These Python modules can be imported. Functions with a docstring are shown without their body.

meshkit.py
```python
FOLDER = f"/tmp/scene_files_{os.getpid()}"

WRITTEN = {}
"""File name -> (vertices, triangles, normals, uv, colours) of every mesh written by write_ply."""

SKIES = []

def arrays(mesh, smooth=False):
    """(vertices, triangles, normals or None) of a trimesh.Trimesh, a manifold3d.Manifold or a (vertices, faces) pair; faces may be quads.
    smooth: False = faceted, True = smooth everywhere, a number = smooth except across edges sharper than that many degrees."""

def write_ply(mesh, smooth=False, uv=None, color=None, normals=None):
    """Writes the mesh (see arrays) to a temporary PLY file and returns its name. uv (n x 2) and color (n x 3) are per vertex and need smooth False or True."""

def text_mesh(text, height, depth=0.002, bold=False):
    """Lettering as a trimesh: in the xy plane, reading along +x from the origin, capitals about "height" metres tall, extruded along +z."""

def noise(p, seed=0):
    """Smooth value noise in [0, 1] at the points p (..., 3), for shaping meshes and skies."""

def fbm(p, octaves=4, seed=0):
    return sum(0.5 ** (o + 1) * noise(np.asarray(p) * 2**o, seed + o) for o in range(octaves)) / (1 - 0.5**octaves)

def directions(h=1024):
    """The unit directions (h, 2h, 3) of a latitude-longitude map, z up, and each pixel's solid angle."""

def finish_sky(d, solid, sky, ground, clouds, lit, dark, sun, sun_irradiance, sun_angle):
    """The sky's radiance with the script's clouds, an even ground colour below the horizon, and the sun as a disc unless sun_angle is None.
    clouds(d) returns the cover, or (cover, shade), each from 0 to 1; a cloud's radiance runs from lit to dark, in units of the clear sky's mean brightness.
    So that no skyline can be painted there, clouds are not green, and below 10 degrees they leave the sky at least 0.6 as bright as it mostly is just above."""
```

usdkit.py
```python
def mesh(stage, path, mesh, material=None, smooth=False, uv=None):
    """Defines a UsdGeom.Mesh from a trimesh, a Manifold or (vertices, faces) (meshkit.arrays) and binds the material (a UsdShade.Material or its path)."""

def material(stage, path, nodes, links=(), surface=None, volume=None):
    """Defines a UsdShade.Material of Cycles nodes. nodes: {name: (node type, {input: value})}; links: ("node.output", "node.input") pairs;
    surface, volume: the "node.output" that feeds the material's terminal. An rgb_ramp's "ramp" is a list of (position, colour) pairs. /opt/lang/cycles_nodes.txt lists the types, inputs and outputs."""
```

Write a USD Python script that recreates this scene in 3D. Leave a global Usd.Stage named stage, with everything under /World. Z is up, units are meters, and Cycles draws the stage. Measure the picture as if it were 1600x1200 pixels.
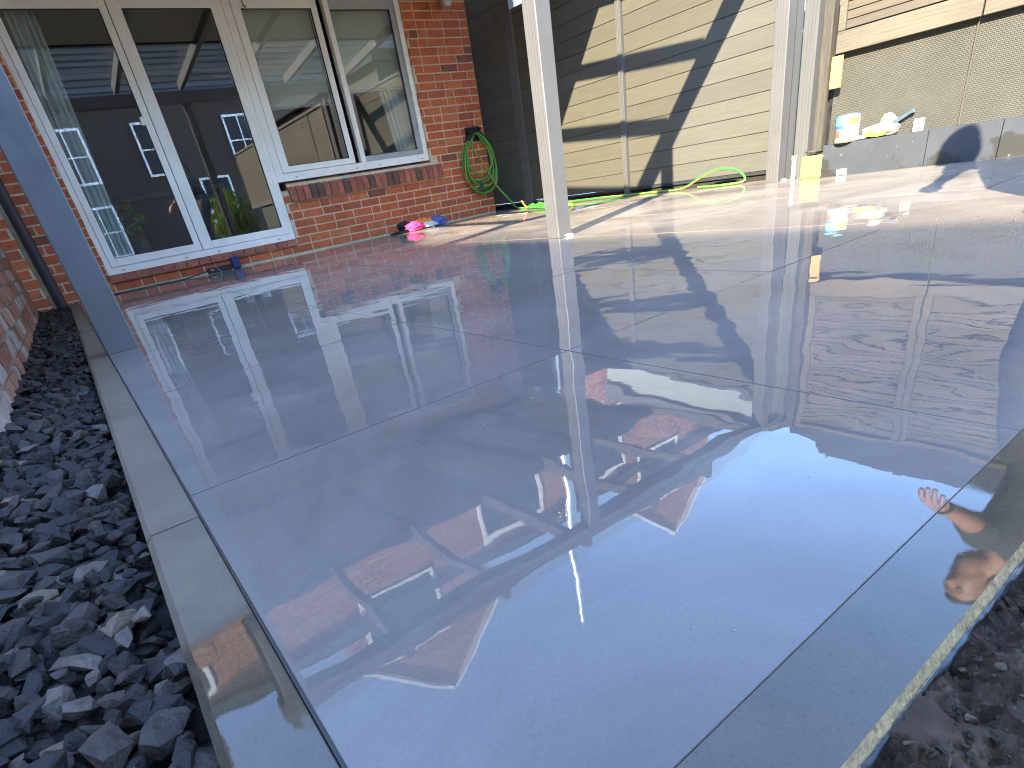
import math, random
import numpy as np, trimesh, usdkit, meshkit
from pxr import Usd, UsdGeom, UsdLux, UsdShade, Gf, Sdf, Vt

stage = Usd.Stage.CreateInMemory()
UsdGeom.SetStageUpAxis(stage, UsdGeom.Tokens.z)
UsdGeom.SetStageMetersPerUnit(stage, 1.0)
UsdGeom.Xform.Define(stage, '/World')
UsdGeom.Scope.Define(stage, '/World/Looks')
rnd = random.Random(7)
R = np.random.default_rng(11)

# ---------------------------------------------------------------- camera, sky, sun, exposure
CAM_H = 0.348
EXPOSURE = 3.8
SKY_STRENGTH = 0.15
SUN = 0.51
SUN_DIR = np.array([1.0, 0.51, -0.64]); SUN_DIR /= np.linalg.norm(SUN_DIR)
FPX, CX, CY = 874.75, 800.0, 783.4
MV = np.array([[0.78460722, -0.60015221, -0.15559186], [-0.41083502, -0.3153268, -0.85544351], [0.46433403, 0.73510974, -0.49397123]])
cam = UsdGeom.Camera.Define(stage, '/World/camera')
_m = Gf.Matrix4d(1.0)
for i, row in enumerate((MV[0], -MV[1], -MV[2])):
    _m.SetRow(i, Gf.Vec4d(*map(float, row), 0))
_m.SetRow(3, Gf.Vec4d(0, 0, CAM_H, 1))
cam.AddTransformOp().Set(_m)
cam.CreateHorizontalApertureAttr(36.0); cam.CreateVerticalApertureAttr(27.0)
cam.CreateFocalLengthAttr(36.0 * FPX / 1600)
cam.CreateVerticalApertureOffsetAttr(36.0 * (CY - 600) / 1600)
cam.CreateClippingRangeAttr(Gf.Vec2f(0.02, 2000))
cam.CreateExposureAttr(EXPOSURE)

to_sun = -SUN_DIR
usdkit.material(stage, '/World/Looks/sky_look', {
    'sky': ('sky_texture', {'sky_type': 'single_scattering', 'sun_disc': False, 'sun_elevation': float(math.asin(to_sun[2])), 'sun_rotation': float(math.atan2(to_sun[0], to_sun[1])), 'air_density': 1.0, 'aerosol_density': 0.05, 'ozone_density': 4.6}),
    'wb': ('mix_color', {'blend_type': 'multiply', 'fac': 1.0, 'b': (1.04, 0.96, 0.93), 'use_clamp': False}),   # white balance, the same over the whole sky
    'bg': ('background_shader', {'strength': SKY_STRENGTH})}, [('sky.color', 'wb.a'), ('wb.result', 'bg.color')], surface='bg.background')
dome = UsdLux.DomeLight.Define(stage, '/World/sky')
UsdShade.MaterialBindingAPI.Apply(dome.GetPrim()).Bind(UsdShade.Material.Get(stage, '/World/Looks/sky_look'))
dome.GetPrim().SetCustomDataByKey('kind', 'structure')
sun = UsdLux.DistantLight.Define(stage, '/World/sun')
sun.CreateIntensityAttr(SUN); sun.CreateNormalizeAttr(True); sun.CreateAngleAttr(0.53); sun.CreateColorAttr(Gf.Vec3f(1.0, 0.90, 0.70))
_z = Gf.Vec3d(*map(float, to_sun))
sun.AddTransformOp().Set(Gf.Matrix4d(1.0).SetRotate(Gf.Rotation(Gf.Vec3d(0, 0, 1), _z)))

# ---------------------------------------------------------------- materials
def mat(name, nodes, links, surface='p.BSDF'):
    return usdkit.material(stage, '/World/Looks/' + name, nodes, links, surface=surface)

def plain(name, c, rough=0.5, metal=0.0, var=0.25, scale=12.0, bump=0.0, bscale=60.0, spec=0.5, c2=None, stretch=None, **kw):
    """colour broken up by noise in world space, with fine relief"""
    c = np.array(c, float); hi = c * (1 + var) if c2 is None else np.array(c2, float); lo = c * (1 - var) if c2 is None else c
    nodes = {'g': ('geometry', {}), 'n': ('noise_texture', {'scale': scale, 'detail': 5.0, 'roughness': 0.62}),
             'r': ('rgb_ramp', {'ramp': [(0.28, tuple(lo)), (0.72, tuple(np.minimum(hi, 1)))]}),
             'rr': ('map_range', {'from_min': 0.3, 'from_max': 0.7, 'to_min': max(rough - 0.12, 0.03), 'to_max': min(rough + 0.12, 1)}),
             'p': ('principled_bsdf', {'metallic': metal, 'specular_ior_level': spec, **kw})}
    links = [('n.fac', 'r.fac'), ('r.color', 'p.base_color'), ('n.fac', 'rr.value'), ('rr.result', 'p.roughness')]
    if stretch:
        nodes['m'] = ('mapping', {'scale': stretch}); links += [('g.position', 'm.vector'), ('m.vector', 'n.vector')]
    else:
        links += [('g.position', 'n.vector')]
    if bump:
        nodes['nb'] = ('noise_texture', {'scale': bscale, 'detail': 4.0, 'roughness': 0.6}); nodes['b'] = ('bump', {'strength': 1.0, 'distance': bump})
        links += [('m.vector' if stretch else 'g.position', 'nb.vector'), ('nb.fac', 'b.height'), ('b.normal', 'p.normal')]
    return mat(name, nodes, links)

def wet(name, c_lo, c_hi, rough_lo, rough_hi, swell, ripple, ior=1.5, scale=1.6, speck=0.12, dry_sunlit=0.0):
    """stone under a film of water: a smooth coat whose normal waves, over mottled stone"""
    return mat(name, {'g': ('geometry', {}),
        'n': ('noise_texture', {'scale': scale, 'detail': 6.0, 'roughness': 0.65, 'distortion': 0.6}),
        'f': ('noise_texture', {'scale': 220.0, 'detail': 2.0, 'roughness': 0.6}),
        'r': ('rgb_ramp', {'ramp': [(0.3, c_lo), (0.7, c_hi)]}),
        'fr': ('rgb_ramp', {'ramp': [(0.35, (1 - speck,) * 3), (0.65, (1 + speck,) * 3)]}),
        'mx': ('mix_color', {'blend_type': 'multiply', 'fac': 1.0}),
        'w': ('noise_texture', {'scale': 0.9, 'detail': 3.0, 'roughness': 0.5}),
        'rr': ('map_range', {'from_min': 0.42, 'from_max': 0.68, 'to_min': rough_lo, 'to_max': rough_hi, 'clamp': True}),
        's1': ('noise_texture', {'scale': 7.0, 'detail': 1.0, 'roughness': 0.4}),
        's2': ('noise_texture', {'scale': 45.0, 'detail': 2.0, 'roughness': 0.5}),
        'b1': ('bump', {'strength': 1.0, 'distance': swell}), 'b2': ('bump', {'strength': 1.0, 'distance': ripple}),
        'sx': ('separate_xyz', {}), 'dx': ('map_range', {'from_min': 2.25, 'from_max': 2.9, 'to_min': 0.0, 'to_max': dry_sunlit, 'clamp': True}), 'dm': ('mapping', {'scale': (1.1, 0.45, 1.0)}),
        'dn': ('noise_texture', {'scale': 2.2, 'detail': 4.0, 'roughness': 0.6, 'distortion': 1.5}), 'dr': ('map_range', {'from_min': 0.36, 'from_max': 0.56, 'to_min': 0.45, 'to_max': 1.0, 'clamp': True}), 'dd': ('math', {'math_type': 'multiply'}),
        'cw': ('map_range', {'to_min': 1.0, 'to_max': 0.34}), 'dl': ('mix_color', {'blend_type': 'multiply', 'b': (1.36, 1.42, 1.34), 'use_clamp': False}),  # sunlit side: thinner water film, plus sun brightness painted into the stone colour
        'p': ('principled_bsdf', {'roughness': 0.6, 'specular_ior_level': 0.0, 'coat_weight': 1.0, 'coat_ior': ior})},
        [('g.position', 'n.vector'), ('g.position', 'f.vector'), ('g.position', 'w.vector'), ('g.position', 's1.vector'), ('g.position', 's2.vector'),
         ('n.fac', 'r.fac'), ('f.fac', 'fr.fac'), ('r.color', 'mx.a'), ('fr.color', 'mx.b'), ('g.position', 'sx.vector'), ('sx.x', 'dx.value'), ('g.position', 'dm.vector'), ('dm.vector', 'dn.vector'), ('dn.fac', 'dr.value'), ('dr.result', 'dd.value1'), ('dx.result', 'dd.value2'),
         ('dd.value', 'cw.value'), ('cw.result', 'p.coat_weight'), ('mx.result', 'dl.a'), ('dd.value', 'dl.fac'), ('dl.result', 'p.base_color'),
         ('w.fac', 'rr.value'), ('rr.result', 'p.coat_roughness'),
         ('s1.fac', 'b1.height'), ('s2.fac', 'b2.height'), ('b1.normal', 'b2.normal'), ('b2.normal', 'p.coat_normal')])

def glass(name, tint=(0.93, 0.96, 0.95), ior=1.5):
    return mat(name, {'ge': ('geometry', {}), 'inv': ('math', {'math_type': 'subtract', 'value1': 1.0}), 'mu': ('math', {'math_type': 'multiply'}), 'f': ('fresnel', {'IOR': ior}), 't': ('transparent_bsdf', {'color': tint}), 'g': ('glossy_bsdf', {'color': (1, 1, 1), 'roughness': 0.0}), 'm': ('mix_closure', {})},
               [('ge.backfacing', 'inv.value2'), ('f.fac', 'mu.value1'), ('inv.value', 'mu.value2'), ('mu.value', 'm.fac'), ('t.BSDF', 'm.closure1'), ('g.BSDF', 'm.closure2')], surface='m.closure')

M = {}
M['tile'] = wet('wet_tile', (0.106, 0.084, 0.070), (0.176, 0.142, 0.121), 0.006, 0.045, 0.0011, 0.000025, ior=1.46, scale=2.1, speck=0.05, dry_sunlit=1.0)
M['kerb'] = mat('wet_kerb', {'g': ('geometry', {}),
        'n': ('noise_texture', {'scale': 5.0, 'detail': 6.0, 'roughness': 0.7}), 'f': ('noise_texture', {'scale': 300.0, 'detail': 3.0, 'roughness': 0.7}),
        'r': ('rgb_ramp', {'ramp': [(0.3, (0.088, 0.063, 0.038)), (0.7, (0.132, 0.098, 0.062))]}), 'fr': ('rgb_ramp', {'ramp': [(0.30, (0.6, 0.6, 0.6)), (0.40, (0.95, 0.95, 0.95)), (0.7, (1.12, 1.12, 1.12))]}),
        'mx': ('mix_color', {'blend_type': 'multiply', 'fac': 1.0}),
        'w': ('noise_texture', {'scale': 2.3, 'detail': 2.0, 'roughness': 0.5}), 'sx': ('separate_xyz', {}),
        'k': ('map_range', {'from_min': 0.44, 'from_max': 0.62, 'to_min': 1.0, 'to_max': -0.2, 'clamp': True}),
        'a': ('math', {'math_type': 'multiply_add', 'value2': 0.5, 'value3': 0.0}), 'ad': ('math', {'math_type': 'add'}),
        'wr': ('map_range', {'from_min': 0.52, 'from_max': 0.62, 'to_min': 0.0, 'to_max': 1.0, 'clamp': True}),
        'dk': ('mix_color', {'blend_type': 'multiply', 'b': (0.62, 0.62, 0.64)}),
        'ro': ('map_range', {'to_min': 0.6, 'to_max': 0.008}), 'bd': ('map_range', {'to_min': 0.0012, 'to_max': 0.000006}),
        's1': ('noise_texture', {'scale': 9.0, 'detail': 1.0}), 'b0': ('bump', {'strength': 1.0, 'distance': 0.0009}), 'b1': ('bump', {'strength': 1.0}),
        'p': ('principled_bsdf', {'ior': 1.55})},
        [('g.position', 'n.vector'), ('g.position', 'f.vector'), ('g.position', 'w.vector'), ('g.position', 's1.vector'), ('g.position', 'sx.vector'), ('n.fac', 'r.fac'), ('f.fac', 'fr.fac'),
         ('r.color', 'mx.a'), ('fr.color', 'mx.b'), ('sx.y', 'k.value'), ('k.result', 'a.value1'), ('w.fac', 'ad.value1'), ('a.value', 'ad.value2'), ('ad.value', 'wr.value'),
         ('wr.result', 'dk.fac'), ('mx.result', 'dk.a'), ('dk.result', 'p.base_color'), ('wr.result', 'ro.value'), ('ro.result', 'p.roughness'), ('wr.result', 'bd.value'),
         ('s1.fac', 'b0.height'), ('b0.normal', 'b1.normal'), ('f.fac', 'b1.height'), ('bd.result', 'b1.distance'), ('b1.normal', 'p.normal')])
M['kerb_edge'] = plain('kerb_edge', (0.33, 0.215, 0.09), 0.35, var=0.45, scale=120, bump=0.004, bscale=260)
M['kerb_side'] = plain('kerb_side', (0.05, 0.045, 0.042), 0.6, var=0.3, scale=60, bump=0.003, bscale=150)
M['water'] = mat('bead_water', {'p': ('principled_bsdf', {'base_color': (0.9, 0.95, 1.0), 'roughness': 0.02, 'ior': 1.33, 'transmission_weight': 1.0})}, [])
M['grout'] = plain('grout', (0.022, 0.02, 0.019), 0.4, var=0.3, scale=80)
brick_cols = [(0.50, 0.118, 0.042), (0.54, 0.138, 0.048), (0.46, 0.105, 0.038), (0.49, 0.128, 0.052), (0.40, 0.096, 0.042), (0.55, 0.158, 0.060), (0.24, 0.080, 0.046), (0.46, 0.112, 0.046)]
def brick_mat(name, c):
    c = np.array(c)
    return mat(name, {'g': ('geometry', {}), 'n': ('noise_texture', {'scale': 14.0, 'detail': 6.0, 'roughness': 0.7}), 'n2': ('noise_texture', {'scale': 130.0, 'detail': 4.0, 'roughness': 0.7}),
        'r': ('rgb_ramp', {'ramp': [(0.25, tuple(c * 0.62)), (0.5, tuple(c)), (0.78, tuple(c * 1.2 + 0.02))]}), 'sp': ('rgb_ramp', {'ramp': [(0.30, (0.45, 0.42, 0.42)), (0.42, (1, 1, 1)), (1.0, (1.1, 1.1, 1.1))]}),
        'mx': ('mix_color', {'blend_type': 'multiply', 'fac': 0.8}), 'b': ('bump', {'strength': 1.0, 'distance': 0.004}), 'p': ('principled_bsdf', {'roughness': 0.8, 'specular_ior_level': 0.3})},
        [('g.position', 'n.vector'), ('g.position', 'n2.vector'), ('n.fac', 'r.fac'), ('n2.fac', 'sp.fac'), ('r.color', 'mx.a'), ('sp.color', 'mx.b'), ('mx.result', 'p.base_color'), ('n2.fac', 'b.height'), ('b.normal', 'p.normal')])
BR = [brick_mat('brick_%s' % 'abcdefgh'[i], c) for i, c in enumerate(brick_cols)]
SILLB = [brick_mat('sill_brick_%s' % 'abcd'[i], c) for i, c in enumerate([(0.36, 0.12, 0.075), (0.42, 0.14, 0.085), (0.32, 0.105, 0.07), (0.14, 0.08, 0.06)])]
OLDB = [brick_mat('old_brick_%s' % 'abcde'[i], c) for i, c in enumerate([(0.30, 0.105, 0.056), (0.33, 0.145, 0.085), (0.26, 0.10, 0.053), (0.36, 0.26, 0.20), (0.29, 0.13, 0.06)])]
M['mortar'] = plain('mortar', (0.62, 0.50, 0.33), 0.9, var=0.25, scale=40, bump=0.004, bscale=160)
M['old_mortar'] = plain('old_mortar', (0.26, 0.22, 0.16), 0.9, var=0.3, scale=40, bump=0.005, bscale=120)
M['upvc'] = plain('white_upvc', (0.88, 0.84, 0.75), 0.28, var=0.04, scale=6)
M['shaded_sash'] = plain('shaded_sash', (0.36, 0.37, 0.36), 0.4, var=0.06, scale=9)  # white sash painted greyer for the shade of its recess
M['gasket'] = plain('gasket', (0.015, 0.015, 0.016), 0.6)
M['glass'] = glass('window_glass', ior=2.3)
M['roof_glass'] = glass('roof_glass', (0.985, 0.955, 0.89), 1.6)
M['anthracite'] = plain('anthracite_metal', (0.09833, 0.09501, 0.09169), 0.36, var=0.03, scale=5, bump=0.0002, bscale=300, spec=0.6)
M['dark_metal'] = plain('dark_metal', (0.0313, 0.0313, 0.03353), 0.35, var=0.15, scale=6)
M['alu_light'] = plain('grey_aluminium', (0.09501, 0.09615, 0.09615), 0.34, var=0.04, scale=7, stretch=(3, 3, 0.4))
M['fabric_dark'] = mat('shade_fabric', {'d': ('diffuse_bsdf', {'color': (0.22, 0.205, 0.18)}), 't': ('translucent_bsdf', {'color': (0.30, 0.285, 0.25)}), 'm': ('mix_closure', {'fac': 0.5})}, [('d.BSDF', 'm.closure1'), ('t.BSDF', 'm.closure2')], surface='m.closure')
def board_mat(name, c):
    c = np.array(c)
    return mat(name, {'g': ('geometry', {}), 'm': ('mapping', {'scale': (1.0, 0.5, 14.0)}), 'n': ('noise_texture', {'scale': 9.0, 'detail': 6.0, 'roughness': 0.65}),
        'n2': ('noise_texture', {'scale': 3.5, 'detail': 7.0, 'roughness': 0.75, 'distortion': 1.2}), 'm2': ('mapping', {'scale': (1.0, 2.2, 0.8)}),
        'r': ('rgb_ramp', {'ramp': [(0.3, tuple(c * 0.86)), (0.7, tuple(c * 1.12))]}), 's': ('rgb_ramp', {'ramp': [(0.60, (0, 0, 0)), (0.72, (0.5, 0.5, 0.5))]}),
        'mx': ('mix_color', {'blend_type': 'mix', 'b': (0.15, 0.145, 0.13)}), 'b': ('bump', {'strength': 1.0, 'distance': 0.0012}), 'p': ('principled_bsdf', {'roughness': 0.55, 'specular_ior_level': 0.35})},
        [('g.position', 'm.vector'), ('m.vector', 'n.vector'), ('g.position', 'm2.vector'), ('m2.vector', 'n2.vector'), ('n.fac', 'r.fac'), ('n2.fac', 's.fac'), ('r.color', 'mx.a'), ('s.color', 'mx.fac'), ('mx.result', 'p.base_color'), ('n.fac', 'b.height'), ('b.normal', 'p.normal')])
BOARD = [board_mat('board_%s' % 'abcd'[i], c) for i, c in enumerate([(0.08497, 0.08174, 0.06793), (0.08942, 0.08636, 0.07138), (0.08048, 0.07714, 0.06562), (0.09275, 0.08977, 0.07484)])]
def wood_mat(name, c, knots=True):
    c = np.array(c)
    return mat(name, {'g': ('geometry', {}), 'm': ('mapping', {'scale': (8.0, 0.55, 26.0)}), 'n': ('noise_texture', {'scale': 5.0, 'detail': 6.0, 'roughness': 0.65, 'distortion': 0.8}),
        'n2': ('noise_texture', {'scale': 2.0, 'detail': 3.0}), 'r': ('rgb_ramp', {'ramp': [(0.25, tuple(c * 0.6)), (0.5, tuple(c)), (0.75, tuple(c * 1.15))]}), 'g2': ('rgb_ramp', {'ramp': [(0.35, (0.8, 0.82, 0.85)), (0.65, (1.08, 1.05, 1.0))]}),
        'mx': ('mix_color', {'blend_type': 'multiply', 'fac': 1.0}), 'b': ('bump', {'strength': 1.0, 'distance': 0.0012}), 'p': ('principled_bsdf', {'roughness': 0.7, 'specular_ior_level': 0.3})},
        [('g.position', 'm.vector'), ('m.vector', 'n.vector'), ('g.position', 'n2.vector'), ('n.fac', 'r.fac'), ('n2.fac', 'g2.fac'), ('r.color', 'mx.a'), ('g2.color', 'mx.b'), ('mx.result', 'p.base_color'), ('n.fac', 'b.height'), ('b.normal', 'p.normal')])
WOOD = [wood_mat('slat_wood_%s' % 'abc'[i], c) for i, c in enumerate([(0.1029, 0.08384, 0.05813), (0.1162, 0.09615, 0.06819), (0.09169, 0.07713, 0.05701)])]
M['frame_wood'] = wood_mat('frame_wood', (0.1174, 0.09947, 0.07154))
M['orange_wood'] = plain('orange_wood', (0.3801, 0.2236, 0.07825), 0.6, var=0.15, scale=20, stretch=(6, 6, 1))
M['grey_wood'] = plain('grey_wood', (0.058, 0.049, 0.037), 0.8, var=0.45, scale=8, stretch=(8, 8, 0.6), bump=0.003, bscale=30)
M['foam'] = plain('yellow_foam', (0.34, 0.245, 0.07), 0.8, var=0.15, scale=14, bump=0.004, bscale=90)
M['white_plastic'] = plain('white_plastic', (0.313, 0.3018, 0.2683), 0.4, var=0.05)
M['low_wall'] = mat('low_wall', {'g': ('geometry', {}), 'n': ('noise_texture', {'scale': 7.0, 'detail': 5.0, 'roughness': 0.6}), 'sx': ('separate_xyz', {}), 'n2': ('noise_texture', {'scale': 2.6, 'detail': 6.0, 'roughness': 0.55}),
        'zz': ('map_range', {'from_min': 0.0, 'from_max': 0.2, 'to_min': 0.16, 'to_max': -0.10}), 'ad': ('math', {'math_type': 'add'}), 'st': ('map_range', {'from_min': 0.63, 'from_max': 0.65, 'to_min': 0.0, 'to_max': 1.0, 'clamp': True}),
        'r': ('rgb_ramp', {'ramp': [(0.3, (0.034, 0.038, 0.044)), (0.7, (0.044, 0.049, 0.056))]}), 'sp': ('noise_texture', {'scale': 26.0, 'detail': 2.0, 'roughness': 0.5}), 'spr': ('rgb_ramp', {'ramp': [(0.70, (0, 0, 0)), (0.74, (1, 1, 1))]}),
        'mx': ('mix_color', {'blend_type': 'mix', 'b': (0.024, 0.0225, 0.018)}), 'm3': ('mix_color', {'blend_type': 'mix', 'b': (0.10, 0.10, 0.095)}), 'p': ('principled_bsdf', {'roughness': 0.6})},
        [('g.position', 'n.vector'), ('g.position', 'sx.vector'), ('g.position', 'n2.vector'), ('g.position', 'sp.vector'), ('sx.z', 'zz.value'), ('n2.fac', 'ad.value1'), ('zz.result', 'ad.value2'), ('ad.value', 'st.value'), ('n.fac', 'r.fac'),
         ('r.color', 'mx.a'), ('st.result', 'mx.fac'), ('mx.result', 'm3.a'), ('sp.fac', 'spr.fac'), ('spr.color', 'm3.fac'), ('m3.result', 'p.base_color')])
M['weave'] = mat('woven_plastic', {'g': ('geometry', {}), 'cr': ('separate_xyz', {}), 'cb': ('combine_xyz', {}), 'bk': ('brick_texture', {'color1': (0.088, 0.083, 0.064), 'color2': (0.076, 0.072, 0.055), 'mortar': (0.040, 0.038, 0.029), 'scale': 1.0, 'brick_width': 0.019, 'row_height': 0.0095, 'mortar_size': 0.0016, 'mortar_smooth': 0.8}),
        'n': ('noise_texture', {'scale': 5.0, 'detail': 5.0}), 'nr': ('rgb_ramp', {'ramp': [(0.3, (0.85, 0.85, 0.85)), (0.7, (1.1, 1.1, 1.1))]}), 'mx': ('mix_color', {'blend_type': 'multiply', 'fac': 1.0}),
        'b': ('bump', {'invert': True, 'strength': 1.0, 'distance': 0.004}), 'p': ('principled_bsdf', {'roughness': 0.5})},
        [('g.position', 'cr.vector'), ('cr.y', 'cb.x'), ('cr.z', 'cb.y'), ('cb.vector', 'bk.vector'), ('g.position', 'n.vector'), ('n.fac', 'nr.fac'), ('bk.color', 'mx.a'), ('nr.color', 'mx.b'), ('mx.result', 'p.base_color'), ('bk.fac', 'b.height'), ('b.normal', 'p.normal')])
M['hose'] = plain('green_hose', (0.0503, 0.3018, 0.03801), 0.4, var=0.12, scale=20)
M['hose_stripe'] = plain('orange_stripe', (0.75, 0.20, 0.04), 0.45, var=0.1)
M['black_plastic'] = plain('black_plastic', (0.018, 0.018, 0.02), 0.4, var=0.3)
M['pipe'] = plain('black_pipe', (0.025, 0.026, 0.028), 0.45, var=0.25, scale=14)
M['blue_plastic'] = plain('blue_plastic', (0.02, 0.03, 0.10), 0.4)
M['brass'] = plain('brass', (0.45, 0.28, 0.08), 0.3, metal=0.8)
M['lamp_grey'] = plain('lamp_grey', (0.42, 0.42, 0.38), 0.35, metal=0.3)
M['chrome'] = plain('chrome', (0.8, 0.8, 0.8), 0.28, metal=1.0, var=0.03)
M['pink'] = plain('pink_cloth', (0.72, 0.03, 0.16), 0.75, var=0.25, scale=30)
M['orange_cloth'] = plain('orange_cloth', (0.8, 0.26, 0.07), 0.8, var=0.2, scale=20)
M['white_cloth'] = plain('white_cloth', (0.6, 0.62, 0.6), 0.8, var=0.15, scale=20)
M['blue_cloth'] = plain('blue_packet', (0.03, 0.05, 0.25), 0.45, c2=(0.12, 0.18, 0.42), scale=30)
M['black_cloth'] = plain('black_cloth', (0.012, 0.012, 0.014), 0.8)
STONE = [plain('stone_%s' % 'abcdefg'[i], c, 0.6, var=0.5, scale=55, bump=0.004, bscale=110, spec=0.3) for i, c in enumerate([(0.009233, 0.00618, 0.004489), (0.01387, 0.009593, 0.007249), (0.03168, 0.02185, 0.01683), (0.01123, 0.007462, 0.00518), (0.07257, 0.05222, 0.04057), (0.09889, 0.06715, 0.04316), (0.1451, 0.07032, 0.03453)])]
M['soil'] = plain('dark_soil', (0.022, 0.018, 0.015), 0.9, var=0.5, scale=40, bump=0.006, bscale=120)
M['mud'] = mat('wet_mud', {'g': ('geometry', {}), 'n': ('noise_texture', {'scale': 16.0, 'detail': 8.0, 'roughness': 0.7}), 'n2': ('noise_texture', {'scale': 70.0, 'detail': 6.0, 'roughness': 0.72}), 'r': ('rgb_ramp', {'ramp': [(0.3, (0.011, 0.0065, 0.0035)), (0.55, (0.055, 0.031, 0.016)), (0.8, (0.17, 0.105, 0.055))]}),
        'rr': ('map_range', {'from_min': 0.35, 'from_max': 0.65, 'to_min': 0.22, 'to_max': 0.75, 'clamp': True}), 'b': ('bump', {'strength': 1.0, 'distance': 0.008}), 'p': ('principled_bsdf', {'specular_ior_level': 0.3})},
        [('g.position', 'n.vector'), ('g.position', 'n2.vector'), ('n.fac', 'r.fac'), ('r.color', 'p.base_color'), ('n.fac', 'rr.value'), ('rr.result', 'p.roughness'), ('n2.fac', 'b.height'), ('b.normal', 'p.normal')])
M['puddle'] = wet('puddle_water', (0.035, 0.03, 0.026), (0.05, 0.045, 0.04), 0.01, 0.03, 0.0008, 0.00005, ior=1.4)
M['pebble'] = plain('pebble', (0.32, 0.28, 0.2), 0.35, var=0.3, scale=60)
M['red_pebble'] = plain('red_pebble', (0.40, 0.16, 0.10), 0.6, var=0.3, scale=60)
M['room'] = plain('room_wall', (0.30, 0.28, 0.25), 0.9, var=0.05)
M['room_floor'] = plain('room_floor', (0.10, 0.07, 0.045), 0.5, var=0.2)
M['blind'] = mat('cream_blind', {'d': ('diffuse_bsdf', {'color': (0.62, 0.61, 0.52)}), 't': ('translucent_bsdf', {'color': (0.4, 0.39, 0.33)}), 'm': ('mix_closure', {'fac': 0.3})}, [('d.BSDF', 'm.closure1'), ('t.BSDF', 'm.closure2')], surface='m.closure')
M['sheer'] = mat('sheer_curtain', {'d': ('diffuse_bsdf', {'color': (0.66, 0.68, 0.64)}), 't': ('transparent_bsdf', {'color': (1, 1, 1)}), 'm': ('mix_closure', {'fac': 0.35})}, [('d.BSDF', 'm.closure1'), ('t.BSDF', 'm.closure2')], surface='m.closure')
M['leaf'] = mat('leaf', {'g': ('geometry', {}), 'n': ('noise_texture', {'scale': 9.0, 'detail': 3.0}), 'r': ('rgb_ramp', {'ramp': [(0.3, (0.05, 0.10, 0.016)), (0.6, (0.16, 0.22, 0.03)), (0.8, (0.34, 0.36, 0.07))]}), 'd': ('diffuse_bsdf', {}), 't': ('translucent_bsdf', {}), 'm': ('mix_closure', {'fac': 0.35})},
        [('g.position', 'n.vector'), ('n.fac', 'r.fac'), ('r.color', 'd.color'), ('r.color', 't.color'), ('d.BSDF', 'm.closure1'), ('t.BSDF', 'm.closure2')], surface='m.closure')
M['bark'] = plain('bark', (0.09, 0.065, 0.045), 0.9, var=0.4, scale=30, bump=0.01, bscale=40)
M['far_brick'] = mat('far_brick', {'g': ('geometry', {}), 'cr': ('separate_xyz', {}), 'xy': ('math', {'math_type': 'add'}), 'cb': ('combine_xyz', {}), 'bk': ('brick_texture', {'color1': (0.30, 0.10, 0.05), 'color2': (0.24, 0.075, 0.04), 'mortar': (0.36, 0.3, 0.22), 'scale': 1.0, 'brick_width': 0.228, 'row_height': 0.0781, 'mortar_size': 0.006}),
        'p': ('principled_bsdf', {'roughness': 0.85})}, [('g.position', 'cr.vector'), ('cr.x', 'xy.value1'), ('cr.y', 'xy.value2'), ('xy.value', 'cb.x'), ('cr.z', 'cb.y'), ('cb.vector', 'bk.vector'), ('bk.color', 'p.base_color')])
M['dark_brick'] = plain('dark_brick', (0.035, 0.022, 0.017), 0.85, var=0.3, scale=9)
M['white_paint'] = plain('white_paint', (0.78, 0.78, 0.75), 0.5, var=0.04)
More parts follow.
